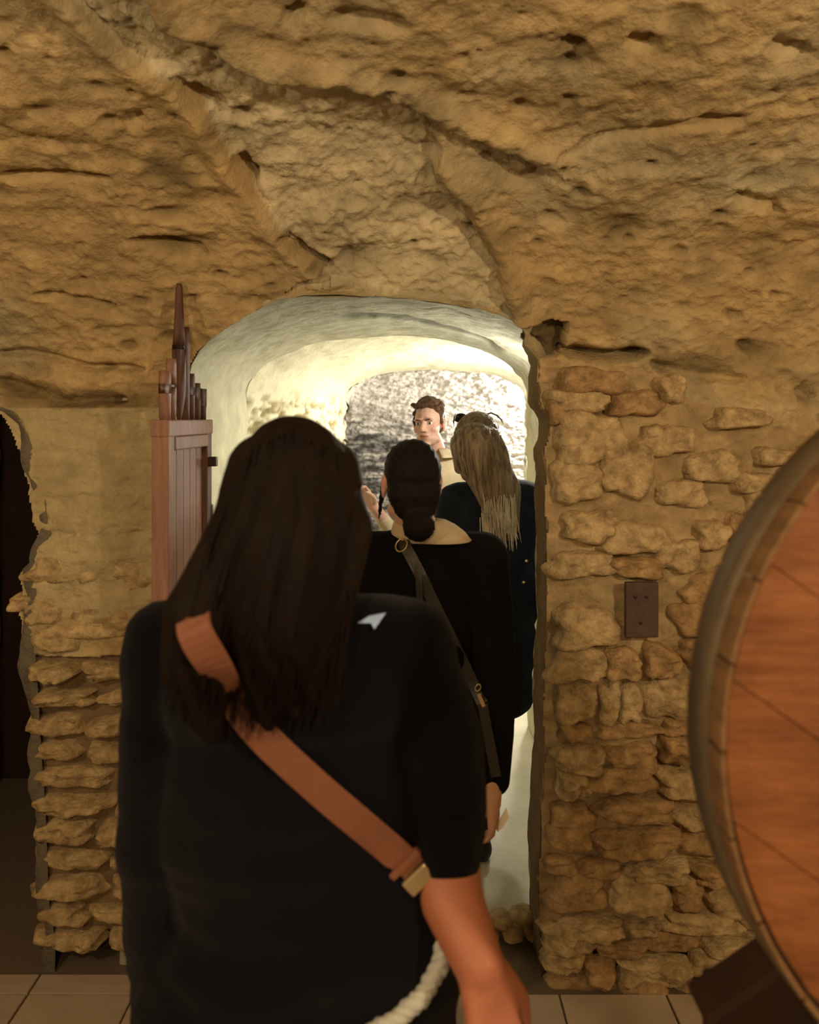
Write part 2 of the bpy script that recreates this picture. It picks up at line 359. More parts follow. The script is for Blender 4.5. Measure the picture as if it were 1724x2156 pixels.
for t in np.linspace(.01, 1, 150):
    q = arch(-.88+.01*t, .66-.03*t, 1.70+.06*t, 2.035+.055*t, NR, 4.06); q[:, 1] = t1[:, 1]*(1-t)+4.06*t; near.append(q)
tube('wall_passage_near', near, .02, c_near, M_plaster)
lip = [arch(-.87, .63, 1.76, 2.09, NR, 4.06), arch(-1.02, .80, 1.72, 2.14, NR, 4.07)]
far = [lip[0], lip[1]]
for t in np.linspace(.01, 1, 170):
    b = math.sin(PI*min(1, t*1.05))
    far.append(arch(-1.02+.48*min(1, t*1.6)**.6, .80+.18*t+.25*b, 1.72+.12*t, 2.13-.07*t, NR, 4.07+t*2.43, 2.1))
def c_far(R, nn):
    f_ = fbm(R, (14, 8, 16), 4, 53); wl_ = sstep(1.86, 1.7, R[..., 2]+.02*f_)
    c = np.array([.66, .63, .49])*(1+.16*f_)[..., None]
    spk = wl_*sstep(-.15, .25, fbm(R, (10, 10, 26), 4, 57)); c = c*(1-np.array([.62, .68, .8])*spk[..., None])
    return c, -.02*spk
tube('wall_passage_far', far, .018, c_far, M_plaster)
cham = [arch(-.54, .98, 1.84, 2.056, NR, 6.5), arch(-.62, 1.55, 1.7, 2.25, NR, 6.62)]
for t in np.linspace(.02, 1, 120):
    cham.append(arch(-.62-.1*t, 1.6+.1*t, 1.6, 2.25+.05*t, NR, 6.62+1.7*t))
def c_ch(R, nn):
    f_ = fbm(R, (7, 7, 22), 4, 59); st = fbm(R, (5, 6, 30), 4, 60)
    c = np.array([.62, .58, .52])*(1+.35*f_)[..., None]
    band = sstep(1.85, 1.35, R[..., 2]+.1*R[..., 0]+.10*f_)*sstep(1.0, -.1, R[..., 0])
    c = c*(1-.92*band*np.clip(.75+.9*st, 0, 1))[..., None].clip(.03, 1)  # strata bands, with the lower-left shade put into the rock colour
    return c, .05*st+.03*f_+.02*fbm(R, (24, 24, 30), 3, 62)
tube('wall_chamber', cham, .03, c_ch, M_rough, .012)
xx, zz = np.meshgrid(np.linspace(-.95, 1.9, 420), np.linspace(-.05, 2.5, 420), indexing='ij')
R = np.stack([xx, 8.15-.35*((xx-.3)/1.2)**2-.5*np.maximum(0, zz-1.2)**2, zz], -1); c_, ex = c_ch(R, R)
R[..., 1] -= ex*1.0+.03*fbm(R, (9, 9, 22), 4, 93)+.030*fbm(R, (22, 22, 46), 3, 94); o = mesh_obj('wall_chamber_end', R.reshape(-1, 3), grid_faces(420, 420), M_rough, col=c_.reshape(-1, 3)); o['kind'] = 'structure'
# left niche: a dim side opening behind the pier
nr0 = ring_from_poly(NICHE, 160, 2.25); nr0[:, 0] = np.maximum(nr0[:, 0], -2.2)
nk = [nr0+np.array([.03, .03, 0])]
for t in np.linspace(0, 1, 26):
    q = nr0.copy(); q[:, 0] += -.10*t; q[:, 1] = 2.27+1.2*t; nk.append(q)
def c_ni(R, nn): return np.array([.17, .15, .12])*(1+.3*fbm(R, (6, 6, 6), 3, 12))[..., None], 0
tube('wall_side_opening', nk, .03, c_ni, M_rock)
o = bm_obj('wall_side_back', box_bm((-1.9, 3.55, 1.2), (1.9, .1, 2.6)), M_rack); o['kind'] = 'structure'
# walls closing the gallery behind the camera and at its ends
def plane_wall(name, a, b, z1, sd):
    n = 60; tt, zz = np.meshgrid(np.linspace(0, 1, n), np.linspace(0, z1, 50), indexing='ij')
    R = np.stack([a[0]+(b[0]-a[0])*tt, a[1]+(b[1]-a[1])*tt, zz], -1); nx, ny = -(b[1]-a[1]), b[0]-a[0]; L = math.hypot(nx, ny)
    R = R+np.array([nx/L, ny/L, 0])*(.06*fbm(R, (2, 2, 3), 4, sd))[..., None]
    c = np.array([.46, .35, .2])*(1+.3*fbm(R, (3, 3, 6), 3, sd))[..., None]
    o = mesh_obj(name, R.reshape(-1, 3), grid_faces(n, 50), M_rock, col=c.reshape(-1, 3)); o['kind'] = 'structure'
plane_wall('wall_rear', (-2.6, -2.2), (2.6, -2.2), 1.9, 3)
plane_wall('wall_gallery_left', (-2.55, -2.2), (-2.55, 2.3), 2.8, 4)
plane_wall('wall_gallery_right', (2.55, 2.25), (2.55, -2.2), 2.8, 5)
# ------------------------------------------------------------------ floors
o = bm_obj('floor', box_bm((0, .55, -.035), (5.2, 5.9, .05)), M_grout); o['kind'] = 'structure'; floor = o
tb = box_bm((0, 0, 0), (.299, .299, .012)); bmesh.ops.bevel(tb, geom=[e for e in tb.edges], offset=.002, segments=1, affect='EDGES')
tm = bpy.data.meshes.new('floor_tile'); tb.to_mesh(tm); tb.free(); tm.materials.append(M_tile)
for i in range(-7, 5):
    for j in range(8):
        if j == 0 and i > -5: continue
        t = bpy.data.objects.new('floor_tile', tm); COL.objects.link(t); t.parent = floor
        t.scale = (1, .24 if j == 0 else 1, 1)
        t.location = (.43+.305*(i+.5), (2.218 if j == 0 else 2.485-.305*(j+.5)), -.007+random.uniform(-.0015, .0015)); t.rotation_euler = (0, 0, random.uniform(-.004, .004))
n1, n2 = 90, 200
xx, yy = np.meshgrid(np.linspace(-1.1, 1.7, n1), np.linspace(2.25, 9, n2), indexing='ij')
R = np.stack([xx, yy, 0*xx], -1); R[..., 2] = .004+.006*fbm(R, (3, 3, 1), 4, 7)-.03*sstep(2.62, 2.45, yy+.04*fbm(R, (9, 9, 1), 3, 8))
o = mesh_obj('floor_passage', R.reshape(-1, 3), grid_faces(n1, n2), M_conc); o['kind'] = 'structure'

# ------------------------------------------------------------------ masonry stones
def stone(name, cx, cz, w_, h_, dp, parent, m, y0, seed, e=4.2, n=17):
    """one rough stone: a domed, chipped block face standing proud of the mortar"""
    rs = np.random.RandomState(seed); a = np.linspace(-1, 1, n)
    X, Z = np.meshgrid(a, a, indexing='ij')
    k = np.maximum(np.abs(X), np.abs(Z)); ang = np.arctan2(Z, X); rr = 1/np.maximum((np.abs(np.cos(ang))**e+np.abs(np.sin(ang))**e)**(1/e), 1e-6)
    nz = np.stack([np.cos(ang)*1.6, np.sin(ang)*1.6, 0*ang+seed], -1); rr *= 1+.22*fbm(nz, 1.5, 3, seed % 40)
    rr *= 1+.10*np.sin(ang*2+rs.rand()*6)*rs.rand()+.10*np.sin(ang*3+rs.rand()*6)+.06*np.sin(ang*5+rs.rand()*6)
    kk = k; PX = np.cos(ang)*rr*kk; PZ = np.sin(ang)*rr*kk
    H = (1-kk**8)**.5
    pos = np.stack([cx+PX*w_/2, np.zeros_like(PX), cz+PZ*h_/2], -1)
    yy_ = y0+.03-(.03+dp)*H-dp*.9*fbm(pos+seed, (13, 13, 18), 3, seed % 50)*H - dp*.9*(.5-np.abs(fbm(pos+seed, (22, 22, 30), 3, seed % 50)))*H-dp*.35*fbm(pos+seed, (60, 60, 70), 2, 3)*H
    tilt = rs.uniform(-.25, .25)*dp/.02; yy_ -= (PX*tilt*.02+PZ*rs.uniform(-.6, .6)*.012)*H
    pos[..., 1] = yy_
    return mesh_obj(name, pos.reshape(-1, 3), grid_faces(n, n), m, parent)
sid = 100
big = [(1245, 800, 150, 62), (1222, 845, 130, 50), (1245, 925, 165, 118), (1215, 1015, 105, 90), (1320, 990, 120, 110), (1180, 865, 40, 70), (1405, 930, 130, 70), (1345, 850, 110, 60),
       (1500, 985, 120, 70), (1440, 1040, 110, 60), (1230, 1190, 150, 60), (1340, 1135, 150, 70), (1345, 1195, 120, 46), (1430, 1170, 100, 70), (1245, 1110, 110, 75), (1560, 880, 120, 50)]
occ = []
for (x, y, a, b) in big:
    p = W(x, y, 2.22); stone('stone', p.x, p.z, a/F*2.22, b/F*2.22, random.uniform(.012, .026), wr, random.choice([M_stone, M_stone, M_stone2]), 2.225, sid); sid += 1; occ.append((x, y, a, b))
y = 775
while y < 2090:
    hgt = random.uniform(34, 92) if y > 1200 else random.uniform(36, 70); x = 1166+random.uniform(-8, 6) - (y > 1700)*14
    while x < 1800:
        a = random.uniform(45, 150) if y < 1500 else random.uniform(60, 190)
        cxp, cyp = x+a/2, y+hgt/2+random.uniform(-13, 13)
        lim = 775+(max(0, cxp-1360))*.42
        plate = abs(cxp-1350) < a/2+28 and abs(cyp-1282) < hgt/2+50
        if cyp > lim and not plate and not any(abs(cxp-q[0]) < (q[2]+a)*.36 and abs(cyp-q[1]) < (q[3]+hgt)*.36 for q in occ):
            p = W(cxp, cyp, 2.22); stone('stone', p.x, p.z, a*1.03/F*2.22, hgt*1.02/F*2.22, random.uniform(.010, .034), wr, random.choice([M_stone, M_stone, M_stone2] if y < 1500 else [M_stone, M_stone2]), 2.222+random.uniform(-.006, .008), sid); sid += 1
        x += a+random.uniform(0, 5)
    y += hgt+2
# pier on the left: flat courses, alternately set back
y = 1400; k = 0
while y < 1975:
    h1 = random.uniform(24, 34); ph = 28; x = 58+(y-1400)*.03+random.uniform(-8, 4)
    while x < 345:
        a = min(random.uniform(90, 190), 385-x); p = W(x+a/2, y+h1/2, 2.28)
        stone('stone', p.x, p.z, a/F*2.28, h1*1.35/F*2.28, random.uniform(.025, .045), wl, M_stone, 2.30, sid, 4, 11); sid += 1; x += a+2
    y += h1+ph*random.uniform(.8, 1.1)
for (x, y, a, b) in [(210, 1150, 150, 60), (130, 1200, 160, 70), (280, 1210, 110, 80), (90, 1290, 90, 55), (230, 1310, 200, 70), (120, 1345, 120, 60), (45, 1270, 60, 40)]:
    p = W(x, y, 2.28); stone('stone', p.x, p.z, a/F*2.28, b/F*2.28, .02, wl, M_stone, 2.29, sid, 3.2, 12); sid += 1
# crumbled threshold
for (x, y, a, b) in [(1052, 1935, 60, 46), (1100, 1925, 56, 40), (1078, 1975, 48, 44), (1120, 1960, 40, 50), (1030, 1975, 44, 40)]:
    p = W(x, y, 2.42); bm = bmesh.new(); bmesh.ops.create_icosphere(bm, subdivisions=2, radius=1)
    for v in bm.verts:
        v.co = Vector((v.co.x*a, v.co.y*60, v.co.z*b*.55))*(1+random.uniform(-.12, .12))/F*2.42*.55
    bmesh.ops.translate(bm, verts=bm.verts, vec=(p.x, 2.42, max(p.z, .012))); bm_obj('stone', bm, M_stone, wr, True)
# ------------------------------------------------------------------ wall plate
pl = empty('wall_plate', W(1350, 1283, 2.19), 'dark brown rectangular metal plate fixed to the rubble wall right of the doorway', 'plate')
bm = box_bm(W(1350, 1283, 2.19), (.094, .02, .158)); bm_obj('cover', bm, M_plate, pl, bevel=.003)
for (x, y) in [(1338, 1257), (1361, 1257), (1349, 1312)]:
    bm = bmesh.new(); bmesh.ops.create_uvsphere(bm, u_segments=12, v_segments=8, radius=.005, matrix=Matrix.Translation(W(x, y, 2.178)) @ Matrix.Diagonal((1, .5, 1, 1))); bm_obj('bolt', bm, M_iron, pl, True)
bm = box_bm((pl.location.x, 2.215, pl.location.z), (.07, .05, .12)); bm_obj('back_box', bm, M_plate, pl)
# ------------------------------------------------------------------ gate
G0, G1 = Vector((-.652, 1.985, 0)), Vector((-.642, 2.385, 0)); gd = (G1-G0).normalized(); ga = math.atan2(gd.y, gd.x)
gate = empty('picket_gate', (G0.x, G0.y, 0), 'open red-brown wooden picket gate with tall spiked slats left of the doorway', 'gate')
def gbox(name, s0, s1, z0, z1, thick, m, off=0, bev=.004):
    c = G0+gd*((s0+s1)/2)+Vector((-gd.y, gd.x, 0))*off
    return bm_obj(name, box_bm((c.x, c.y, (z0+z1)/2), (s1-s0, thick, z1-z0), ga), m, gate, bevel=bev)
gbox('stile', 0, .05, .04, 1.61, .045, M_gate); gbox('stile', .35, .40, .04, 1.61, .045, M_gate2)
gbox('top_rail', -.004, .404, 1.60, 1.645, .05, M_gate); gbox('lower_rail', .05, .35, .75, .83, .045, M_gate); gbox('bottom_rail', .05, .35, .06, .14, .045, M_gate)
for i in range(5): gbox('plank', .052+i*.0595, .109+i*.0595, .14, 1.60, .022, M_gate, .004, .002)
gbox('rail_moulding', .05, .352, 1.563, 1.60, .052, M_gate)
gbox('latch', .36, .385, 1.50, 1.53, .03, M_iron, -.032)
gbox('hinge', .385, .41, 1.30, 1.38, .05, M_iron); gbox('hinge', .385, .41, .3, .38, .05, M_iron)
def picket(s, wd, h, wt, thick=.026, off=0, step=None):
    """slat pointed at its foot, rounded at its head, optionally stepped to a slimmer spike"""
    prof = [(0, .25), (.03, .55), (.07, .9), (.10, 1), (h*.55, 1)]
    if step: prof += [(step, 1), (step+.05, .8), (step+.12, .62), (h-.012, .50), (h, .38)]
    else: prof += [(h-.04, .95), (h-.015, .8), (h, .45)]
    V = []; 
    for z, k in prof:
        for a in range(10):
            an = 2*PI*a/10; V.append((math.cos(an)*wd/2*k, math.sin(an)*thick/2*(k if step else 1), z))
    n = len(prof); V = np.array(V); Fc = [[i*10+a, i*10+(a+1) % 10, (i+1)*10+(a+1) % 10, (i+1)*10+a] for i in range(n-1) for a in range(10)]+[list(range(9, -1, -1)), [(n-1)*10+a for a in range(10)]]
    c = G0+gd*s; Mx = Matrix.Translation((c.x+off, c.y, 1.64)) @ Matrix.Rotation(ga, 4, 'Z')
    V = [Mx @ Vector(v) for v in V]; return mesh_obj('picket', [tuple(v) for v in V], Fc, wt, gate)
picket(.02, .05, .135, M_gate, .030, .006); picket(.075, .052, .17, M_gate, .026, .004)
picket(.135, .052, .385, M_gate2, .036, .006, step=.20); picket(.19, .05, .27, M_gate2, .030, .002); picket(.25, .05, .14, M_gate2, .028); picket(.31, .05, .115, M_gate2, .026); picket(.37, .045, .085, M_gate2, .026)
# ------------------------------------------------------------------ barrel end on its rack
BX, BY, BZ, BR = .672, .70, 1.345, .39
def lathe(name, prof, m, parent, segs=96, c=(0, 0, 0), arc=None):
    """profile of (radius, y) turned about the Y axis"""
    an = np.linspace(0, 2*PI, segs, endpoint=False) if arc is None else np.linspace(arc[0], arc[1], arc[2])
    V = np.array([[(c[0]+r*math.cos(a), c[1]+y_, c[2]+r*math.sin(a)) for a in an] for r, y_ in prof])
    return mesh_obj(name, V.reshape(-1, 3), grid_faces(len(prof), len(an), arc is None), m, parent)
def barrel_end(c, label, ca):
    X0, Y0, Z0 = c; bar = empty('barrel_end', (X0, Y0+.05, Z0), label, 'barrel')
    lathe('hoop', [(BR, .030), (BR+.0022, .030), (BR+.0028, .0745), (BR, .075)], M_hoop, bar, c=c)
    NSv = 30
    for i in range(NSv):
        a0 = 2*PI*i/NSv+.003; a1 = 2*PI*(i+1)/NSv-.003
        lathe('stave', [(BR-.006, .014), (BR-.005, .002), (BR-.004, 0), (BR-.0005, 0), (BR, .003), (BR+.001, .085), (BR-.006, .085), (BR-.006, .014)], M_stave, bar, c=c, arc=(a0, a1, 5))
    lathe('groove', [(BR-.006, .010), (BR-.012, .014), (BR-.012, .024)], M_rack, bar, c=c)  # dark ring painting the shade inside the croze
    nb = 7; Rr = BR-.010
    for i in range(nb):
        v0, v1 = -Rr+2*Rr*i/nb+.0006, -Rr+2*Rr*(i+1)/nb-.0006; vs = np.linspace(v0, v1, 7); V = []
        for yv in (.010, .032):
            for s_ in (-1, 1):
                for v in vs:
                    uu = s_*math.sqrt(max(Rr*Rr-v*v, 1e-6)); V.append((X0+uu*math.cos(ca)-v*math.sin(ca), Y0+yv+.0015*(i % 2), Z0+uu*math.sin(ca)+v*math.cos(ca)))
        q = 7; Fc = []
        for k in range(6):
            Fc += [[k, k+1, q+k+1, q+k], [2*q+k, 3*q+k, 3*q+k+1, 2*q+k+1], [k, 2*q+k, 2*q+k+1, k+1], [q+k, q+k+1, 3*q+k+1, 3*q+k]]
        Fc += [[0, q, 3*q, 2*q], [q-1, 3*q-1, 4*q-1, 2*q-1]]
        mesh_obj('head_board', V, Fc, M_oak, bar, smooth=False)
BX, BY, BZ, BR = .682, .705, 1.340, .393
barrel_end((BX, BY, BZ), 'large round orange oak cask end with a metal hoop at the right edge', math.radians(-35))
rack = empty('barrel_rack', (.62, .86, 0), 'dark wooden rack under the large round oak cask end', 'rack')
bm = box_bm((0, 0, 0), (.15, .06, .075), 0, None, Matrix.Translation((.405, .86, 1.0)) @ Matrix.Rotation(math.radians(-34), 4, 'Y')); bm_obj('chock', bm, M_rack, rack, bevel=.006)
for x in (.375, 1.25): bm_obj('leg', box_bm((x, .87, .50), (.06, .06, 1.0)), M_rack, rack, bevel=.004)
bm_obj('cross_bar', box_bm((.78, .87, .05), (.9, .05, .06)), M_rack, rack, bevel=.004)
# ------------------------------------------------------------------ people
from mathutils.bvhtree import BVHTree
class Shape:
    """overlapping ellipsoids and tapered capsules, fused into one skin"""
    def __init__(s): s.V = []; s.F = []; s.n = 0
    def add(s, V, Fc): s.V += V; s.F += [[i+s.n for i in f] for f in Fc]; s.n += len(V); return s
    def ell(s, c, r, M=None, seg=18):
        V = [(0, 0, 1)]; 
        nr = seg//2
        for i in range(1, nr):
            t = PI*i/nr
            for j in range(seg): V.append((math.sin(t)*math.cos(2*PI*j/seg), math.sin(t)*math.sin(2*PI*j/seg), math.cos(t)))
        V.append((0, 0, -1)); Fc = [[0, 1+j, 1+(j+1) % seg] for j in range(seg)]
        for i in range(nr-2):
            for j in range(seg): a = 1+i*seg+j; b = 1+i*seg+(j+1) % seg; Fc.append([a, a+seg, b+seg, b])
        l = 1+(nr-2)*seg; Fc += [[l+j, len(V)-1, l+(j+1) % seg] for j in range(seg)]
        if isinstance(r, (int, float)): r = (r, r, r)
        out = []
        for v in V:
            p = Vector((v[0]*r[0], v[1]*r[1], v[2]*r[2]))+Vector(c)
            out.append(tuple(M @ p) if M else tuple(p))
        return s.add(out, Fc)
    def cap(s, p0, p1, r0, r1, M=None, seg=16):
        p0, p1 = Vector(p0), Vector(p1)
        if M: p0, p1 = M @ p0, M @ p1
        ax = p1-p0; L = ax.length; q = ax.to_track_quat('Z', 'Y'); prof = []
        for k in range(1, 5): a = PI/2*k/4; prof.append((-r0*math.cos(a), r0*math.sin(a)))
        for k in range(0, 4): a = PI/2*k/4; prof.append((L+r1*math.sin(a), r1*math.cos(a)))
        V = [(0, 0, -r0)]+[(r*math.cos(2*PI*j/seg), r*math.sin(2*PI*j/seg), z) for z, r in prof for j in range(seg)]+[(0, 0, L+r1)]
        V = [tuple(p0+q @ Vector(v)) for v in V]; Fc = [[0, 1+(j+1) % seg, 1+j] for j in range(seg)]
        for i in range(len(prof)-1):
            for j in range(seg): a = 1+i*seg+j; b = 1+i*seg+(j+1) % seg; Fc.append([a, b, b+seg, a+seg])
        l = 1+(len(prof)-1)*seg; Fc += [[l+j, l+(j+1) % seg, len(V)-1] for j in range(seg)]
        return s.add(V, Fc)
    def chain(s, pts, rs, M=None):
        for i in range(len(pts)-1): s.cap(pts[i], pts[i+1], rs[i], rs[i+1], M)
        return s
    def build(s, name, mat_, parent, voxel=.008, smooth=4, fold=None, post=None, color=None):
        me = bpy.data.meshes.new(name); me.from_pydata(s.V, [], s.F)
        o = bpy.data.objects.new(name, me); COL.objects.link(o)
        m = o.modifiers.new('r', 'REMESH'); m.mode = 'VOXEL'; m.voxel_size = voxel
        if smooth: m2 = o.modifiers.new('s', 'SMOOTH'); m2.iterations = smooth; m2.factor = .5
        dg = bpy.context.evaluated_depsgraph_get(); ev = o.evaluated_get(dg)
        nm = bpy.data.meshes.new_from_object(ev); o.modifiers.clear(); o.data = nm; bpy.data.meshes.remove(me)
        nm.name = name; nm.materials.clear(); nm.materials.append(mat_)
        n = len(nm.vertices); co = np.empty(n*3, np.float32); nm.vertices.foreach_get('co', co); co = co.reshape(-1, 3)
        no = np.empty(n*3, np.float32); nm.vertices.foreach_get('normal', no); no = no.reshape(-1, 3)
        if fold: co = co+no*(fold(co.astype(float)))[:, None]
        if post: co = post(co)
        nm.vertices.foreach_set('co', co.astype(np.float32).ravel())
        if color is not None:
            a = nm.color_attributes.new('Col', 'FLOAT_COLOR', 'POINT'); c = np.ones((n, 4), np.float32); c[:, :3] = color(co); a.data.foreach_set('color', c.ravel())
        nm.polygons.foreach_set('use_smooth', np.ones(len(nm.polygons), bool)); nm.update()
        if parent: o.parent = parent; o.matrix_parent_inverse = Matrix.Translation(parent.location).inverted()
        return o
def folds(a=.006, sc=(9, 9, 5), s=3): return lambda co: a*fbm(co, sc, 3, s)
def head_parts(S_, M, sc=1, ears=True, mouth=True):
    e = lambda c, r: S_.ell(Vector(c)*sc, tuple(k*sc for k in r), M)
    e((0, -.014, .032), (.074, .094, .084)); e((0, .03, -.02), (.060, .060, .083)); e((0, .034, -.072), (.054, .05, .040)); e((0, .070, -.103), (.026, .018, .016))
    e((.046, .02, -.075), (.018, .03, .02)); e((-.046, .02, -.075), (.018, .03, .02))
    for sx in (-1, 1):
        e((.040*sx, .060, -.026), (.021, .020, .018)); e((.030*sx, .079, .019), (.026, .012, .008))
        if ears: e((.077*sx, -.008, -.008), (.008, .017, .030)); e((.080*sx, -.016, .006), (.006, .012, .018)); e((.076*sx, -.004, -.034), (.007, .009, .010))
        e((.012*sx, .096, -.036), (.008, .010, .007))
    S_.cap(Vector((0, .084, .012))*sc, Vector((0, .110, -.030))*sc, .008*sc, .0115*sc, M)
    e((0, .087, -.058), (.026, .010, .006)); e((0, .085, -.068), (.022, .010, .006))
def neck_parts(S_, M, base, sc=1): S_.cap(M @ (Vector((0, -.012, -.07))*sc), base, .053*sc, .058*sc)
def hand_parts(S_, wrist, fwd, pal, side, curl=.5, sc=1, spread=.06, r=.0085, curls=None, thumb=.5):
    """palm, four unequal bent fingers and a thumb leaving the side of the palm; pal = direction the palm faces"""
    wrist = Vector(wrist); f = Vector(fwd).normalized(); p = Vector(pal); p = (p-f*p.dot(f)).normalized(); a = f.cross(p)*side
    tips = []
    for k in range(4):
        o_ = a*((.028-.0187*k)*sc); S_.cap(wrist+f*.018*sc+o_*.6, wrist+f*.082*sc+o_, .0155*sc, .0118*sc)
    S_.cap(wrist-f*.02*sc, wrist+f*.03*sc, .024*sc, .022*sc)
    for k, (L, w_) in enumerate([(.070, .0088), (.080, .0090), (.074, .0086), (.058, .0078)]):
        c = (curls[k] if curls else curl); d_ = (f+a*(spread*(1.5-k))).normalized(); q = wrist+f*(.088-.004*abs(k-1))*sc+a*((.029-.0193*k)*sc); ang = .25*c
        for j, (fr, rr) in enumerate([(.45, 1), (.31, .92), (.24, .84)]):
            dirn = (d_*math.cos(ang)+p*math.sin(ang)).normalized(); q2 = q+dirn*L*fr*sc; S_.cap(q, q2, w_*rr*sc, w_*rr*.93*sc, seg=12); q = q2; ang += c*(.9 if j == 0 else .7)
        tips.append(q)
    b = wrist+f*.025*sc+a*.026*sc; t1 = b+(a*.75+f*.75+p*thumb*.5).normalized()*.040*sc; t2 = t1+(a*.25+f*1+p*thumb).normalized()*.032*sc; t3 = t2+(f*1+p*thumb*1.2-a*.1).normalized()*.024*sc
    S_.cap(b-f*.008*sc, t1, .0165*sc, .0120*sc); S_.cap(t1, t2, .0118*sc, .0100*sc, seg=12); S_.cap(t2, t3, .0098*sc, .0080*sc, seg=12)
    return tips, t3
def body_core(S_, sh, hipc, sl, sr, neckb, k=0.0, hw=.15, depth=.10, ch=.165):
    """torso skin from neck base to pelvis"""
    up = neckb; c = (sl+sr)/2
    S_.cap(sl+(c-sl)*.15, sr+(c-sr)*.15, .052+k, .052+k); S_.cap(neckb-Vector((0, 0, .01)), c+Vector((0, 0, -.02)), .058+k, .07+k)
    chest = c*.62+hipc*.38; wst = c*.28+hipc*.72
    S_.ell(c*.86+hipc*.14, (ch+k, depth+.005+k, .12+k)); S_.ell(chest, (ch*.95+k, depth+.012+k, .16+k)); S_.ell(wst, (hw*.88+k, depth+k, .14+k)); S_.ell(hipc, (hw+k, depth+.012+k, .13+k))
def leg_parts(S_, hip, knee, ank, k=0.0, foot=(0, 1, 0), feet=True):
    S_.chain([hip, knee, ank], [.080+k, .052+k, .036+k]); S_.cap(Vector(knee)*.75+Vector(ank)*.25+Vector((0, -.012*foot[1], 0)), Vector(knee)*.45+Vector(ank)*.55, .052+k, .042+k)
    if feet: f = Vector(foot); S_.chain([Vector(ank)-f*.02-Vector((0, 0, .035)), Vector(ank)+f*.09-Vector((0, 0, .042)), Vector(ank)+f*.16-Vector((0, 0, .05))], [.036, .034, .026])
def headM(loc, yaw=0, pitch=0, roll=0): return Matrix.Translation(loc) @ Matrix.Rotation(yaw, 4, 'Z') @ Matrix.Rotation(pitch, 4, 'X') @ Matrix.Rotation(roll, 4, 'Y')
def skin_color(M, sc=1, lips=True, base=(.60, .36, .28)):
    Mi = np.array(M.inverted())
    def f(co):
        L = (np.c_[co, np.ones(len(co))] @ Mi.T)[:, :3]/sc; c = np.tile(np.array(base), (len(co), 1)).astype(float)
        g = lambda p, s: np.exp(-((L-np.array(p))**2).sum(1)/s**2)[:, None]
        red = np.array([.62, .22, .17])
        for p, s in [((.04, .07, -.03), .022), ((-.04, .07, -.03), .022), ((0, .115, -.03), .014), ((.08, -.01, -.01), .03), ((-.08, -.01, -.01), .03)]: c += (red-c)*g(p, s)*.30
        if lips:
            l = np.exp(-((L[:, 0]/.024)**2+((L[:, 2]+.063)/.0085)**2)**2)*(L[:, 1] > .075); c += (np.array([.40, .11, .09])-c)*l[:, None]*.85
            m_ = np.exp(-((L[:, 0]/.026)**2)**3)*np.exp(-((L[:, 2]+.063)/.0018)**2)*(L[:, 1] > .075); c *= (1-.7*m_)[:, None]
            b = np.exp(-(((np.abs(L[:, 0])-.03)/.03)**2+((L[:, 2]+.085)/.035)**2))*(L[:, 1] > 0); c *= (1-.16*b)[:, None]
            e_ = np.exp(-(((np.abs(L[:, 0])-.031)/.018)**2+((L[:, 2]-.002)/.011)**2))*(L[:, 1] > .05); c *= (1-.30*e_)[:, None]
        return c*(1+.06*fbm(co, (40, 40, 40), 2, 5))[:, None]
    return f
def tubes(name, paths, m, parent, r=.0018, nsg=5, kind=None):
    V = []; Fc = []
    for pts in paths:
        pts = [Vector(p) for p in pts]; n = len(pts); b = len(V); rr = r*random.uniform(.7, 1.3)
        for i, p in enumerate(pts):
            t = (pts[min(i+1, n-1)]-pts[max(i-1, 0)]).normalized(); x = t.orthogonal().normalized() if abs(t.z) < .9 else t.cross(Vector((1, 0, 0))).normalized(); y = t.cross(x)
            k = rr*(1-.75*(i/(n-1))**3)
            for j in range(nsg): a = 2*PI*j/nsg; V.append(tuple(p+x*math.cos(a)*k+y*math.sin(a)*k))
        for i in range(n-1):
            for j in range(nsg): Fc.append((b+i*nsg+j, b+i*nsg+(j+1) % nsg, b+(i+1)*nsg+(j+1) % nsg, b+(i+1)*nsg+j))
    o = mesh_obj(name, np.array(V), np.array(Fc), m, parent)
    if kind: o['kind'] = kind
    return o
def bvh(o):
    me = o.data; return BVHTree.FromPolygons([v.co.copy() for v in me.vertices], [tuple(p.vertices) for p in me.polygons])
EYEP = Vector((0, 0, EYE))
def lay(tree, px, py, guess, lift=.006):
    dr = (W(px, py, 1)-EYEP).normalized(); h = tree.ray_cast(EYEP, dr)
    return h[0]-dr*lift if h[0] else W(px, py, guess)
def resample(pts, n):
    pts = [Vector(p) for p in pts]; L = [0]
    for i in range(1, len(pts)): L.append(L[-1]+(pts[i]-pts[i-1]).length)
    out = []
    for k in range(n):
        t = L[-1]*k/(n-1); i = max(1, next((j for j in range(1, len(L)) if L[j] >= t-1e-9), len(L)-1)); f = (t-L[i-1])/max(L[i]-L[i-1], 1e-9); out.append(pts[i-1].lerp(pts[i], f))
    return out
def smoothpts(pts, it=3):
    for _ in range(it): pts = [pts[0]]+[(pts[i-1]+pts[i]*2+pts[i+1])/4 for i in range(1, len(pts)-1)]+[pts[-1]]
    return pts
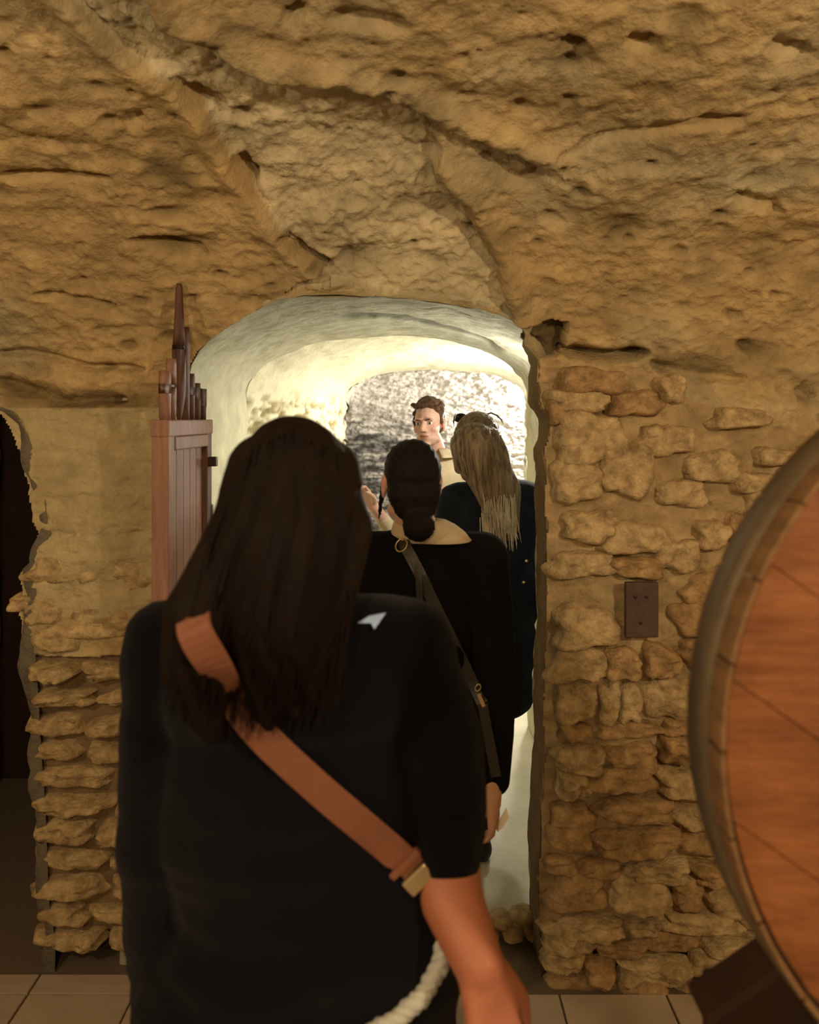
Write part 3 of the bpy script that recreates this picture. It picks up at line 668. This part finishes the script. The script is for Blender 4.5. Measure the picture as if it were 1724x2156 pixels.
def ribbon(name, pts, width, thick, m, parent, nrm=(0, -1, 0), n=40):
    pts = smoothpts(resample(pts, n), 4); V = []; Fc = []; nv = Vector(nrm)
    for i, p in enumerate(pts):
        t = (pts[min(i+1, n-1)]-pts[max(i-1, 0)]).normalized(); s_ = t.cross(nv).normalized(); o_ = s_.cross(t).normalized()
        for a, b in [(-1, 0), (-.92, 1), (.92, 1), (1, 0), (.92, -1), (-.92, -1)]: V.append(p+s_*a*width/2+o_*b*thick/2)
    for i in range(n-1):
        for j in range(6): Fc.append((i*6+j, i*6+(j+1) % 6, (i+1)*6+(j+1) % 6, (i+1)*6+j))
    Fc += [tuple(range(6)), tuple((n-1)*6+5-k for k in range(6))]
    return mesh_obj(name, [tuple(v) for v in V], Fc, m, parent, smooth=False)

# ---- front woman -------------------------------------------------
fw = empty('person', (-.17, 1.08, 0), 'person from behind with long dark brown hair, black coat and tan strap, nearest the camera', 'person')
fM = headM(Vector((-.158, 1.07, 1.527)), .1)
nb = Vector((-.165, 1.08, 1.39)); sl = Vector((-.345, 1.09, 1.325)); sr = Vector((-.005, 1.09, 1.325)); hp = Vector((-.17, 1.09, .88))
eL, wL = Vector((-.352, 1.08, 1.04)), Vector((-.352, 1.12, .80)); eR, wR = Vector((.052, 1.05, 1.085)), W(1008, 2030, .93)
b = Shape(); head_parts(b, fM, .95); neck_parts(b, fM, nb, .9); body_core(b, None, hp, sl, sr, nb, -.012)
b.chain([sl, eL, wL], [.042, .034, .023]); b.chain([sr, eR], [.042, .036]); b.chain([eR, W(950, 1890, .99), wR], [.042, .042, .032])
hand_parts(b, wR, W(1045, 2190, .90)-wR, (-.5, .8, 0), 1, .5, 1.0); hand_parts(b, wL, (.05, .1, -1), (1, 0, 0), 1, .6, .95)
for sx in (-1, 1): leg_parts(b, Vector((-.17+.085*sx, 1.09, .84)), Vector((-.17+.09*sx, 1.09, .47)), Vector((-.17+.09*sx, 1.07, .085)))
b.build('body', M_skin, fw, .0062, 4, color=skin_color(fM, .95, False, (.42, .155, .09)))
c = Shape(); body_core(c, None, hp, sl, sr, nb-Vector((0, 0, .02)), .020, .175, .11, .175)
c.ell((-.165, 1.08, 1.10), (.205, .125, .22)); c.ell((-.162, 1.08, .80), (.235, .14, .20)); c.ell((-.155, 1.09, .62), (.21, .14, .12)); c.ell((-.06, 1.06, .92), (.14, .12, .2))
c.chain([sl, eL, wL+Vector((0, -.01, .02))], [.066, .064, .052]); c.chain([sr+Vector((0.0, 0, 0)), Vector((.043, 1.065, 1.19)), eR, W(948, 1800, 1.01)], [.068, .062, .056, .047])
def fw_fold(co): return .006*fbm(co, (5, 5, 12), 3, 8)+.004*fbm(co, (14, 14, 30), 2, 9)
coat = c.build('coat', M_navy, fw, .009, 5, fold=fw_fold)
tr = Shape()
for sx in (-1, 1): leg_parts(tr, Vector((-.17+.085*sx, 1.09, .80)), Vector((-.17+.09*sx, 1.09, .47)), Vector((-.17+.09*sx, 1.07, .12)), .012, feet=False)
tr.build('trousers', M_black, fw, .012, 3)
for sx in (-1, 1):
    s_ = Shape(); a = Vector((-.17+.09*sx, 1.05, .045)); s_.chain([a, a+Vector((0, .1, -.005)), a+Vector((0, .19, -.012))], [.046, .043, .034]); s_.build('shoe', M_shoe, fw, .01, 2)
h = Shape(); h.ell((-.159, 1.055, 1.54), (.080, .105, .098))
h.chain([W(550, 985, 1.03), W(512, 1090, 1.0), W(462, 1190, .96), W(418, 1290, .93), W(410, 1400, .93), W(440, 1530, .94)], [.046, .042, .042, .044, .038, .020])
h.chain([W(617, 990, 1.0), W(600, 1150, .97), W(580, 1330, .94), W(560, 1500, .95)], [.072, .085, .060, .022])
h.chain([W(695, 990, 1.03), W(712, 1110, 1.0), W(695, 1230, .97), W(655, 1360, .95), W(630, 1480, .95)], [.042, .040, .034, .030, .02])
def hfold(co): return .004*np.sin(co[:, 0]*190+3*np.sin(co[:, 2]*19)+2*fbm(co, (9, 9, 3), 2, 3))*(co[:, 2] < 1.56)+.005*fbm(co, (12, 12, 4), 2, 6)
hairo = h.build('hair', M_hdark, fw, .008, 4, fold=hfold)
tree = bvh(hairo); paths = []
tips = [(385, 1555), (420, 1545), (450, 1530), (480, 1570), (520, 1575), (560, 1570), (600, 1545), (640, 1530), (680, 1500), (705, 1470), (730, 1400), (370, 1480), (350, 1320)]
for i in range(330):
    u_ = random.random(); x0 = 515+u_*200; y0 = 905+70*abs(u_-.5)**1.5*2+random.uniform(0, 120)
    xb = 365+340*u_**.95+random.uniform(-30, 30); yb = random.uniform(1380, 1570)-60*abs(u_-.45)
    ph = random.uniform(0, 6); am = random.uniform(4, 13); pts = []
    for k in range(15):
        t = k/14; x = x0*(1-t)+xb*t-45*math.sin(PI*t)*(1-u_)*.4+18*math.sin(PI*t)*u_*1.4+am*math.sin(ph+t*11)*t; y = y0+(yb-y0)*t
        p = lay(tree, x, y, .94, .003); pts.append(p)
    for k in range(1, 14):
        if abs(pts[k].y-pts[k-1].y) > .05: pts[k] = Vector((pts[k].x, pts[k-1].y, pts[k].z))
    paths.append(smoothpts(pts, 2))
tubes('hair_strands', paths, M_hdark, fw, .0021, 5, 'stuff')
ct = bvh(coat); ht = bvh(hairo)
sp_ = [lay(ht, x, y, .93, .016) for x, y in [(400, 1318), (420, 1355), (450, 1400)]]+[lay(ct, x, y, .95, .006) for x, y in [(492, 1475), (525, 1520), (560, 1560), (630, 1625), (680, 1670), (730, 1712), (785, 1758), (834, 1799), (868, 1832)]]
pre = [sp_[0]+Vector((0, .13, -.03)), sp_[0]+Vector((-.004, .05, .022))]
st = ribbon('bag_strap', [pre[0], pre[1]]+sp_, .042, .005, M_strap, fw, n=60)
e0 = sp_[-1]; dv = (sp_[-1]-sp_[-3]).normalized(); an = math.atan2(dv.z, dv.x)
Mb = Matrix.Translation(e0+dv*.012+Vector((0, -.008, 0))) @ Matrix.Rotation(-an, 4, 'Y')
bk_ = bm_obj('strap_buckle', box_bm((0, 0, 0), (.022, .008, .040), 0, None, Mb), M_gold, fw, bevel=.002)
bm_obj('strap_keeper', box_bm((0, 0, 0), (.010, .012, .050), 0, None, Matrix.Translation(e0-dv*.014) @ Matrix.Rotation(-an, 4, 'Y')), M_strap, fw, bevel=.002)
ribbon('strap_end', [e0+dv*.02, e0+dv*.04+Vector((0, .01, 0)), e0+dv*.07+Vector((0, .06, 0))], .040, .006, M_bstrap, fw, n=8)
rp = smoothpts(resample([lay(ct, x, y, .95, .012) for x, y in [(938, 1985), (925, 2030), (905, 2075), (868, 2120), (815, 2160), (740, 2190), (640, 2200)]], 60), 3)
paths = []
for s_ in range(3):
    q = []
    for i, p in enumerate(rp):
        t = (rp[min(i+1, 59)]-rp[max(i-1, 0)]).normalized(); x = t.cross(Vector((0, 1, 0))).normalized(); y = t.cross(x); a = i*.62+s_*2*PI/3; q.append(p+x*math.cos(a)*.0055+y*math.sin(a)*.0055)
    paths.append(q)
o = tubes('waist_rope', paths, M_rope, fw, .0068, 8); o['label'] = 'pale twisted rope at the hip'
fct = bvh(coat)
bv = [lay(fct, x, y, 1.0, .006) for x, y in [(753, 1312), (776, 1298), (812, 1291), (800, 1308), (788, 1325), (781, 1312)]]  # bluish glint drawn as a flat pale patch on the coat
o = mesh_obj('glint_patch', [tuple(v) for v in bv]+[tuple(v+Vector((0, .004, 0))) for v in bv], [[5, 4, 3, 2, 1, 0], [6, 7, 8, 9, 10, 11]]+[[i, (i+1) % 6, 6+(i+1) % 6, 6+i] for i in range(6)], M_glint, fw, smooth=False); o['label'] = 'small pale blue glint on the coat'
# ---- middle person -----------------------------------------------
mp_ = empty('person', (.01, 1.95, 0), 'person from behind with dark hair in a low bun and pale collar over black sweater', 'person')
mM = headM(Vector((.004, 1.93, 1.485)), .18)
nb = Vector((.012, 1.95, 1.36)); sl = Vector((-.165, 1.96, 1.29)); sr = Vector((.185, 1.96, 1.29)); hp = Vector((.01, 1.96, .84))
eL, wL = Vector((-.215, 1.95, 1.02)), Vector((-.20, 2.02, .80)); eR, wR = Vector((.215, 1.93, 1.0)), W(1038, 1668, 1.86)
b = Shape(); head_parts(b, mM, .93); neck_parts(b, mM, nb, .85); body_core(b, None, hp, sl, sr, nb, -.012, .13)
b.chain([sl, eL, wL], [.040, .033, .023]); b.chain([sr, eR, wR], [.040, .033, .023]); tps, tt_ = hand_parts(b, wR, (.02, .02, -1), (-.9, .3, 0), 1, .75, .92)
hand_parts(b, wL, (0, .1, -1), (1, 0, 0), 1, .6, .92)
for sx in (-1, 1): leg_parts(b, Vector((.01+.075*sx, 1.96, .82)), Vector((.0+.075*sx, 1.96, .45)), Vector((-.01+.075*sx, 1.95, .085)))
b.build('body', M_skin, mp_, .0062, 4, color=skin_color(mM, .93, False))
c = Shape(); body_core(c, None, hp, sl, sr, nb-Vector((0, 0, .035)), .016, .14, .105, .165)
c.chain([sl, eL, wL], [.068, .058, .046]); c.chain([sr, Vector((.205, 1.95, 1.15)), eR, W(1040, 1640, 1.88)], [.070, .064, .058, .040])
c.build('sweater', M_black, mp_, .009, 5, fold=folds(.007)); swo = mp_.children[-1]
tr = Shape()
for sx in (-1, 1): leg_parts(tr, Vector((.01+.07*sx, 1.96, .80)), Vector((.0+.075*sx, 1.96, .45)), Vector((-.01+.075*sx, 1.95, .12)), .012, feet=False)
tr.build('trousers', M_black, mp_, .012, 3)
for sx in (-1, 1):
    s_ = Shape(); a = Vector((-.01+.075*sx, 1.93, .045)); s_.chain([a, a+Vector((0, .1, -.005)), a+Vector((0, .18, -.012))], [.044, .041, .033]); s_.build('shoe', M_shoe, mp_, .01, 2)
h = Shape()
def E_(c, r): h.ell(Vector(c)*.93, tuple(k*.93 for k in r), mM)
E_((0, -.020, .036), (.0785, .097, .086)); E_((0, -.046, -.015), (.074, .066, .075)); E_((0, -.056, -.055), (.060, .046, .05))
E_((0.004, -.090, -.105), (.044, .036, .042))
h.cap(mM @ Vector((-.070, .01, .0)), mM @ Vector((-.078, .03, -.09)), .009, .005)
def mf(co): return .0009*np.sin(np.arctan2(co[:, 0]-.008, co[:, 2]-1.41)*60+2*fbm(co, (20, 20, 20), 2, 8))+.002*fbm(co, (30, 30, 30), 2, 4)
h.build('hair', M_hblack, mp_, .006, 4, fold=mf)
# shirt collar folded over the neckline, longer point at the right
V = []; na = 41; nr_ = 5
cc = Vector((.020, 1.945, 1.382))
for i in range(na):
    t = i/(na-1); a = math.radians(-158+(316)*t)-PI/2; ang_ = a   # back of neck at middle
    ed = abs(t-.5)*2; L = .012+(.070*sstep(.0, .45, ed)*(1-sstep(.62, .95, ed)*.5) if t > .5 else .002)
    for j in range(nr_):
        s_ = j/(nr_-1); rr = .049+L*s_*.95; z = cc.z+.006-.050*s_**1.2+.008*math.sin(s_*PI)
        V.append((cc.x+rr*1.08*math.cos(ang_), cc.y+rr*.98*math.sin(ang_), z))
V = np.array(V); co_ = mesh_obj('collar', V, grid_faces(na, nr_), M_beige, mp_); md = co_.modifiers.new('t', 'SOLIDIFY'); md.thickness = .004
s_ = Shape(); s_.cap(cc-Vector((0, 0, .03)), cc+Vector((0, 0, -.004)), .052, .049); s_.build('collar_band', M_beige, mp_, .006, 2)
ct = bvh(swo)
sp_ = [lay(ct, x, y, 1.8, .006) for x, y in [(846, 1140), (862, 1165), (885, 1210), (915, 1275), (950, 1345), (980, 1405), (1003, 1455), (1016, 1482)]]
ribbon('bag_strap', [sp_[0]+Vector((-.02, .10, -.02)), sp_[0]+Vector((-.005, .03, .012))]+sp_, .030, .004, M_bstrap, mp_)
sp2 = [lay(ct, x, y, 1.8, .006) for x, y in [(880, 1185), (882, 1230), (884, 1290), (882, 1340), (880, 1385)]]
ribbon('strap_tail', sp2, .017, .004, M_bstrap, mp_, n=16)
sp3 = [sp_[-1]]+[lay(ct, x, y, 1.8, .008) for x, y in [(1022, 1520), (1034, 1580), (1044, 1635)]]
ribbon('bag_side', sp3, .026, .010, M_bstrap, mp_, n=16)
def ringm(p, r, t, m, name, par, rot=0, sx=1):
    V = []; Fc = []
    for i in range(24):
        a = 2*PI*i/24; cxy = Vector((math.cos(a)*r*sx, 0, math.sin(a)*r))
        for j in range(8): b_ = 2*PI*j/8; V.append(cxy*(1+t/r*math.cos(b_))+Vector((0, t*math.sin(b_), 0)))
    for i in range(24):
        for j in range(8): Fc.append((i*8+j, i*8+(j+1) % 8, ((i+1) % 24)*8+(j+1) % 8, ((i+1) % 24)*8+j))
    R_ = Matrix.Translation(p) @ Matrix.Rotation(rot, 4, 'Y'); return mesh_obj(name, [tuple(R_ @ v) for v in V], Fc, m, par)
p = lay(ct, 845, 1148, 1.8, .012)
ringm(p, .017, .0022, M_gold, 'strap_ring', mp_, .6, .75)
p = lay(ct, 1006, 1448, 1.8, .012); ringm(p, .009, .002, M_gold, 'strap_ring', mp_, .4, .7)
p = lay(ct, 1013, 1474, 1.8, .014); bm_obj('strap_clasp', box_bm((0, 0, 0), (.010, .008, .034), 0, None, Matrix.Translation(p) @ Matrix.Rotation(-.4, 4, 'Y')), M_gold, mp_, bevel=.002)
# paper slip in the hand
q = [W(1066, 1702, 1.84), W(1072, 1722, 1.84), W(1060, 1742, 1.835), W(1048, 1752, 1.84), W(1042, 1742, 1.85)]
ps = mesh_obj('paper_slip', [tuple(v) for v in q]+[tuple(v+Vector((0, .003, 0))) for v in q], [[4, 3, 2, 1, 0], [5, 6, 7, 8, 9]]+[[i, (i+1) % 5, 5+(i+1) % 5, 5+i] for i in range(5)], M_white, smooth=False)
ps['label'] = 'small folded white paper slip held low in the right hand above the pale floor'; ps['category'] = 'paper'
# ---- blonde woman ------------------------------------------------
bw = empty('person', (.31, 2.85, 0), 'person from behind in a dark navy coat with long straight blonde hair', 'person')
bM = headM(Vector((.250, 2.83, 1.56)), .15, 0, -.05)
nb = Vector((.295, 2.85, 1.42)); sl = Vector((.165, 2.86, 1.345)); sr = Vector((.45, 2.86, 1.355)); hp = Vector((.30, 2.86, .88))
eL, wL = Vector((.115, 2.86, 1.09)), Vector((.16, 2.96, .88)); eR, wR = Vector((.462, 2.83, 1.07)), Vector((.445, 2.90, .86))
b = Shape(); head_parts(b, bM, .95); neck_parts(b, bM, nb, .88); body_core(b, None, hp, sl, sr, nb, -.012, .135)
b.chain([sl, eL, wL], [.040, .033, .023]); b.chain([sr, eR, wR], [.040, .033, .023]); hand_parts(b, wR, (-.05, .1, -1), (-1, 0, 0), 1, .6, .92); hand_parts(b, wL, (0, .1, -1), (1, 0, 0), 1, .6, .92)
for sx in (-1, 1): leg_parts(b, Vector((.29+.075*sx, 2.86, .84)), Vector((.24+.065*sx, 2.86, .46)), Vector((.20+.065*sx, 2.85, .085)))
b.build('body', M_skin, bw, .0068, 4, color=skin_color(bM, .95, False))
c = Shape(); body_core(c, None, hp, sl, sr, nb-Vector((0, 0, .03)), .014, .15, .105, .15)
c.chain([sl, eL, wL], [.058, .052, .044]); c.chain([sr, eR, wR+Vector((0, 0, .03))], [.058, .050, .042])
c.ell((.32, 2.86, .80), (.165, .13, .2)); c.chain([(.33, 2.86, .78), (.37, 2.86, .62)], [.12, .10]); c.chain([(.25, 2.86, .78), (.25, 2.86, .60)], [.12, .11])
c.build('coat', M_dnavy, bw, .009, 4, fold=folds(.008, (10, 10, 4))); bco = bw.children[-1]
tr = Shape()
for sx in (-1, 1): leg_parts(tr, Vector((.29+.075*sx, 2.86, .84)), Vector((.24+.065*sx, 2.86, .46)), Vector((.20+.065*sx, 2.85, .12)), .010, feet=False)
tr.build('jeans', M_dnavy, bw, .012, 3)
for sx in (-1, 1):
    s_ = Shape(); a = Vector((.20+.065*sx, 2.83, .045)); s_.chain([a, a+Vector((0, .1, -.005)), a+Vector((0, .18, -.012))], [.044, .041, .033]); s_.build('shoe', M_shoe, bw, .01, 2)
h = Shape(); h.ell((.252, 2.822, 1.586), (.086, .106, .092)); h.ell((.255, 2.77, 1.50), (.085, .065, .10))
h.chain([W(1000, 940, 2.72), W(1035, 1020, 2.70), W(1058, 1100, 2.70), W(1062, 1128, 2.71)], [.088, .070, .046, .026])
h.chain([W(1025, 930, 2.74), W(1068, 1030, 2.71), W(1085, 1110, 2.71)], [.06, .044, .018]); h.chain([W(978, 930, 2.76), W(975, 985, 2.74)], [.05, .03])
def bf(co): return .0035*np.sin((co[:, 0]-.28*(1.6-co[:, 2])*.5)*230+2*fbm(co, (8, 8, 2), 2, 3))*(co[:, 2] < 1.6)+.004*fbm(co, (10, 10, 3), 2, 7)
ho = h.build('hair', M_hblond, bw, .007, 3, fold=bf); tree = bvh(ho); paths = []
for i in range(260):
    u_ = random.random(); x0 = 950+u_*108; r_ = random.random()**1.5; y0 = 870+(abs(u_-.5)*2)**2*26+r_*30; x1 = x0*.62+398+u_*12+random.uniform(-10, 10); yb = random.uniform(1080, 1168)-28*abs(u_-.4)
    pts = []
    for k in range(12):
        t = k/11; xx_ = x0+(x1-x0)*t**1.15+1.5*math.sin(t*7+i); yy_ = y0+(yb-y0)*t
        for _q in range(12):
            hit = tree.ray_cast(EYEP, (W(xx_, yy_, 1)-EYEP).normalized())[0]
            if hit: break
            xx_ += (1003+t*62-xx_)*.12
        pts.append(lay(tree, xx_, yy_, 2.70, .002))
    for k in range(1, 12):
        if abs(pts[k].y-pts[k-1].y) > .05: pts[k] = Vector((pts[k].x, pts[k-1].y, pts[k].z))
    paths.append(smoothpts(pts, 2))
tubes('hair_strands', paths, M_hblond, bw, .0022, 5, 'stuff')
paths = []
for i in range(90):
    u_ = random.random(); x0 = 1010+u_*75; x1 = 1012+u_*78+random.uniform(-8, 8); y0 = random.uniform(1040, 1095); yb = random.uniform(1130, 1172)-26*abs(u_-.45)
    pts = [lay(tree, x0+(x1-x0)*k/7, y0+(yb-y0)*k/7, 2.68, .005) for k in range(8)]
    for k in range(1, 8):
        if abs(pts[k].y-pts[k-1].y) > .05: pts[k] = Vector((pts[k].x, pts[k-1].y, pts[k].z))
    paths.append(smoothpts(pts, 2))  # light on the hair ends put in as paler strands
o = tubes('hair_tips', paths, M_htip, bw, .0022, 5, 'stuff'); o['label'] = 'paler hair ends, lamplight put in their colour'
# sunglasses pushed up on the crown: a thing worn, so of its own
sg = empty('sunglasses', bM @ Vector((0, .02, .11)), 'black sunglasses pushed up on top of the blonde hair', 'sunglasses')
for sx in (-1, 1):
    s_ = Shape(); s_.ell((.036*sx, .094, .092), (.029, .007, .019), bM); s_.build('lens', M_glass, sg, .003, 1)
    tubes('temple', [[bM @ Vector(v) for v in [(.060*sx, .09, .098), (.068*sx, .03, .106), (.080*sx, -.005, .096), (.090*sx, -.03, .08), (.092*sx, -.045, .062)]]], M_glass, sg, .0035, 8)
tubes('bridge', [[bM @ Vector(v) for v in [(-.01, .096, .098), (0, .098, .100), (.01, .096, .098)]]], M_glass, sg, .003, 6)
tree = bvh(bco)
for (x, y) in [(1108, 1181), (1102, 1226), (1136, 1225)]:
    p = lay(tree, x, y, 2.75, .003); bm = bmesh.new(); bmesh.ops.create_uvsphere(bm, u_segments=10, v_segments=6, radius=.007, matrix=Matrix.Translation(p) @ Matrix.Diagonal((1, .5, .8, 1))); bm_obj('coat_stud', bm, M_gold, bw, True)
# ---- guide -------------------------------------------------------
gd_ = empty('person', (.12, 3.85, 0), 'man facing the group with short curly brown hair and beige shirt, one hand raised', 'person')
gM = headM(Vector((.098, 3.80, 1.620)), PI-.36, 0.02, .06)
nb = Vector((.125, 3.86, 1.485)); sl = Vector((-.045, 3.87, 1.405)); sr = Vector((.30, 3.87, 1.42)); hp = Vector((.13, 3.87, .93))
eL, wL = W(858, 1168, 3.72), W(783, 1062, 3.58); eR, wR = Vector((.36, 3.86, 1.12)), Vector((.34, 3.76, .88))
b = Shape(); head_parts(b, gM); neck_parts(b, gM, nb, 1); body_core(b, None, hp, sl, sr, nb, -.012, .14)
b.chain([sl, eL, wL], [.046, .040, .027]); b.chain([sr, eR, wR], [.046, .040, .027])
hand_parts(b, wL, (-.45, -.35, .85), (-.5, -.6, -.6), 1, .95, .95, .10, curls=[.9, 1.0, 1.1, 1.2]); hand_parts(b, wR, (0, -.1, -1), (-1, 0, 0), -1, .5)
for sx in (-1, 1): leg_parts(b, Vector((.12+.09*sx, 3.87, .88)), Vector((.12+.1*sx, 3.86, .49)), Vector((.12+.1*sx, 3.88, .085)), foot=(0, -1, 0))
gi = np.array(gM.inverted()); gm = np.array(gM)
def face_post(co):
    L = np.c_[co, np.ones(len(co))] @ gi.T
    for sx in (-1, 1):
        g = np.exp(-(((L[:, 0]-.031*sx)/.015)**2+((L[:, 2]-.002)/.009)**2))*(L[:, 1] > .04); L[:, 1] -= .009*g
    g = np.exp(-((L[:, 0]/.022)**2)**2-((L[:, 2]+.0630)/.0022)**2)*(L[:, 1] > .07); L[:, 1] -= .003*g
    return (L @ gm.T)[:, :3]
b.build('body', M_skin, gd_, .0045, 2, post=face_post, color=skin_color(gM))
for sx in (-1, 1):
    s_ = bmesh.new(); bmesh.ops.create_uvsphere(s_, u_segments=16, v_segments=10, radius=.0115, matrix=gM @ Matrix.Translation((.031*sx, .0725, .001)) @ Matrix.Diagonal((1.15, 1, .62, 1))); ey = bm_obj('eyeball', s_, M_eye, gd_, True)
    s_ = bmesh.new(); bmesh.ops.create_uvsphere(s_, u_segments=12, v_segments=8, radius=.0056, matrix=gM @ Matrix.Translation((.031*sx-.001, .0808, .001)) @ Matrix.Diagonal((1, .7, 1, 1))); ir = bm_obj('iris', s_, M_iris, gd_, True)
    s_ = Shape(); s_.chain([gM @ Vector((.013*sx, .091, .016)), gM @ Vector((.031*sx, .090, .0205)), gM @ Vector((.049*sx, .077, .016))], [.003, .0036, .002]); s_.build('eyebrow', M_brow, gd_, .0018, 1)
h = Shape(); h.ell((0, -.024, .046), (.078, .092, .082), gM); h.ell((0, -.06, .0), (.064, .05, .06), gM)
for i in range(150):
    a = random.uniform(0, 2*PI); e_ = random.uniform(.02, 1.5); v = Vector((math.cos(a)*math.cos(e_)*.076, -.020+math.sin(a)*math.cos(e_)*.094, .046+math.sin(e_)*.082))
    if v.y > .045 and v.z < .082: continue
    if v.z < .03 and v.y > 0: continue
    h.ell(v, tuple(random.uniform(.009, .017) for _ in range(3)), gM)
for x in np.linspace(-.055, .06, 9): h.ell((x, .066-.25*x*x/.06, .092+random.uniform(-.006, .008)), (.014, .014, .012), gM)
for sx in (-1, 1): h.ell((.073*sx, .012, .018), (.008, .016, .026), gM)
h.build('hair', M_hcurl, gd_, .0045, 1, fold=folds(.003, (60, 60, 60)))
c = Shape(); body_core(c, None, hp, sl, sr, nb-Vector((0, 0, .04)), .014, .15, .105, .17)
c.chain([sl, eL, eL.lerp(wL, .7)], [.058, .050, .036]); c.chain([sr, eR, wR], [.060, .054, .042])
c.build('shirt', M_shirt, gd_, .009, 4, fold=folds(.006, (10, 10, 6)))
V = []
for i in range(33):
    t = i/32; a = math.radians(-165+330*t)+PI/2
    for j in range(4):
        s_ = j/3; rr = .062+.045*s_*(1+.5*sstep(.5, 1, abs(t-.5)*2)); V.append((nb.x+rr*1.05*math.cos(a), nb.y+rr*math.sin(a)-.004, nb.z+.012-.045*s_))
co_ = mesh_obj('collar', np.array(V), grid_faces(33, 4), M_shirt, gd_); md = co_.modifiers.new('t', 'SOLIDIFY'); md.thickness = .003
v_ = Shape(); v_.ell(hp*.5+(sl+sr)/2*.5+Vector((0, -.0, .02)), (.182, .13, .17)); v_.ell(hp+Vector((0, 0, .04)), (.168, .13, .22)); v_.build('waistcoat', M_brown, gd_, .009, 4)
tr = Shape()
for sx in (-1, 1): leg_parts(tr, Vector((.12+.09*sx, 3.87, .88)), Vector((.12+.1*sx, 3.86, .49)), Vector((.12+.1*sx, 3.88, .12)), .014, feet=False)
tr.build('trousers', M_brown, gd_, .012, 3)
for sx in (-1, 1):
    s_ = Shape(); a = Vector((.12+.1*sx, 3.90, .05)); s_.chain([a, a+Vector((0, -.11, -.008)), a+Vector((0, -.20, -.014))], [.048, .045, .036]); s_.build('shoe', M_shoe, gd_, .01, 2)
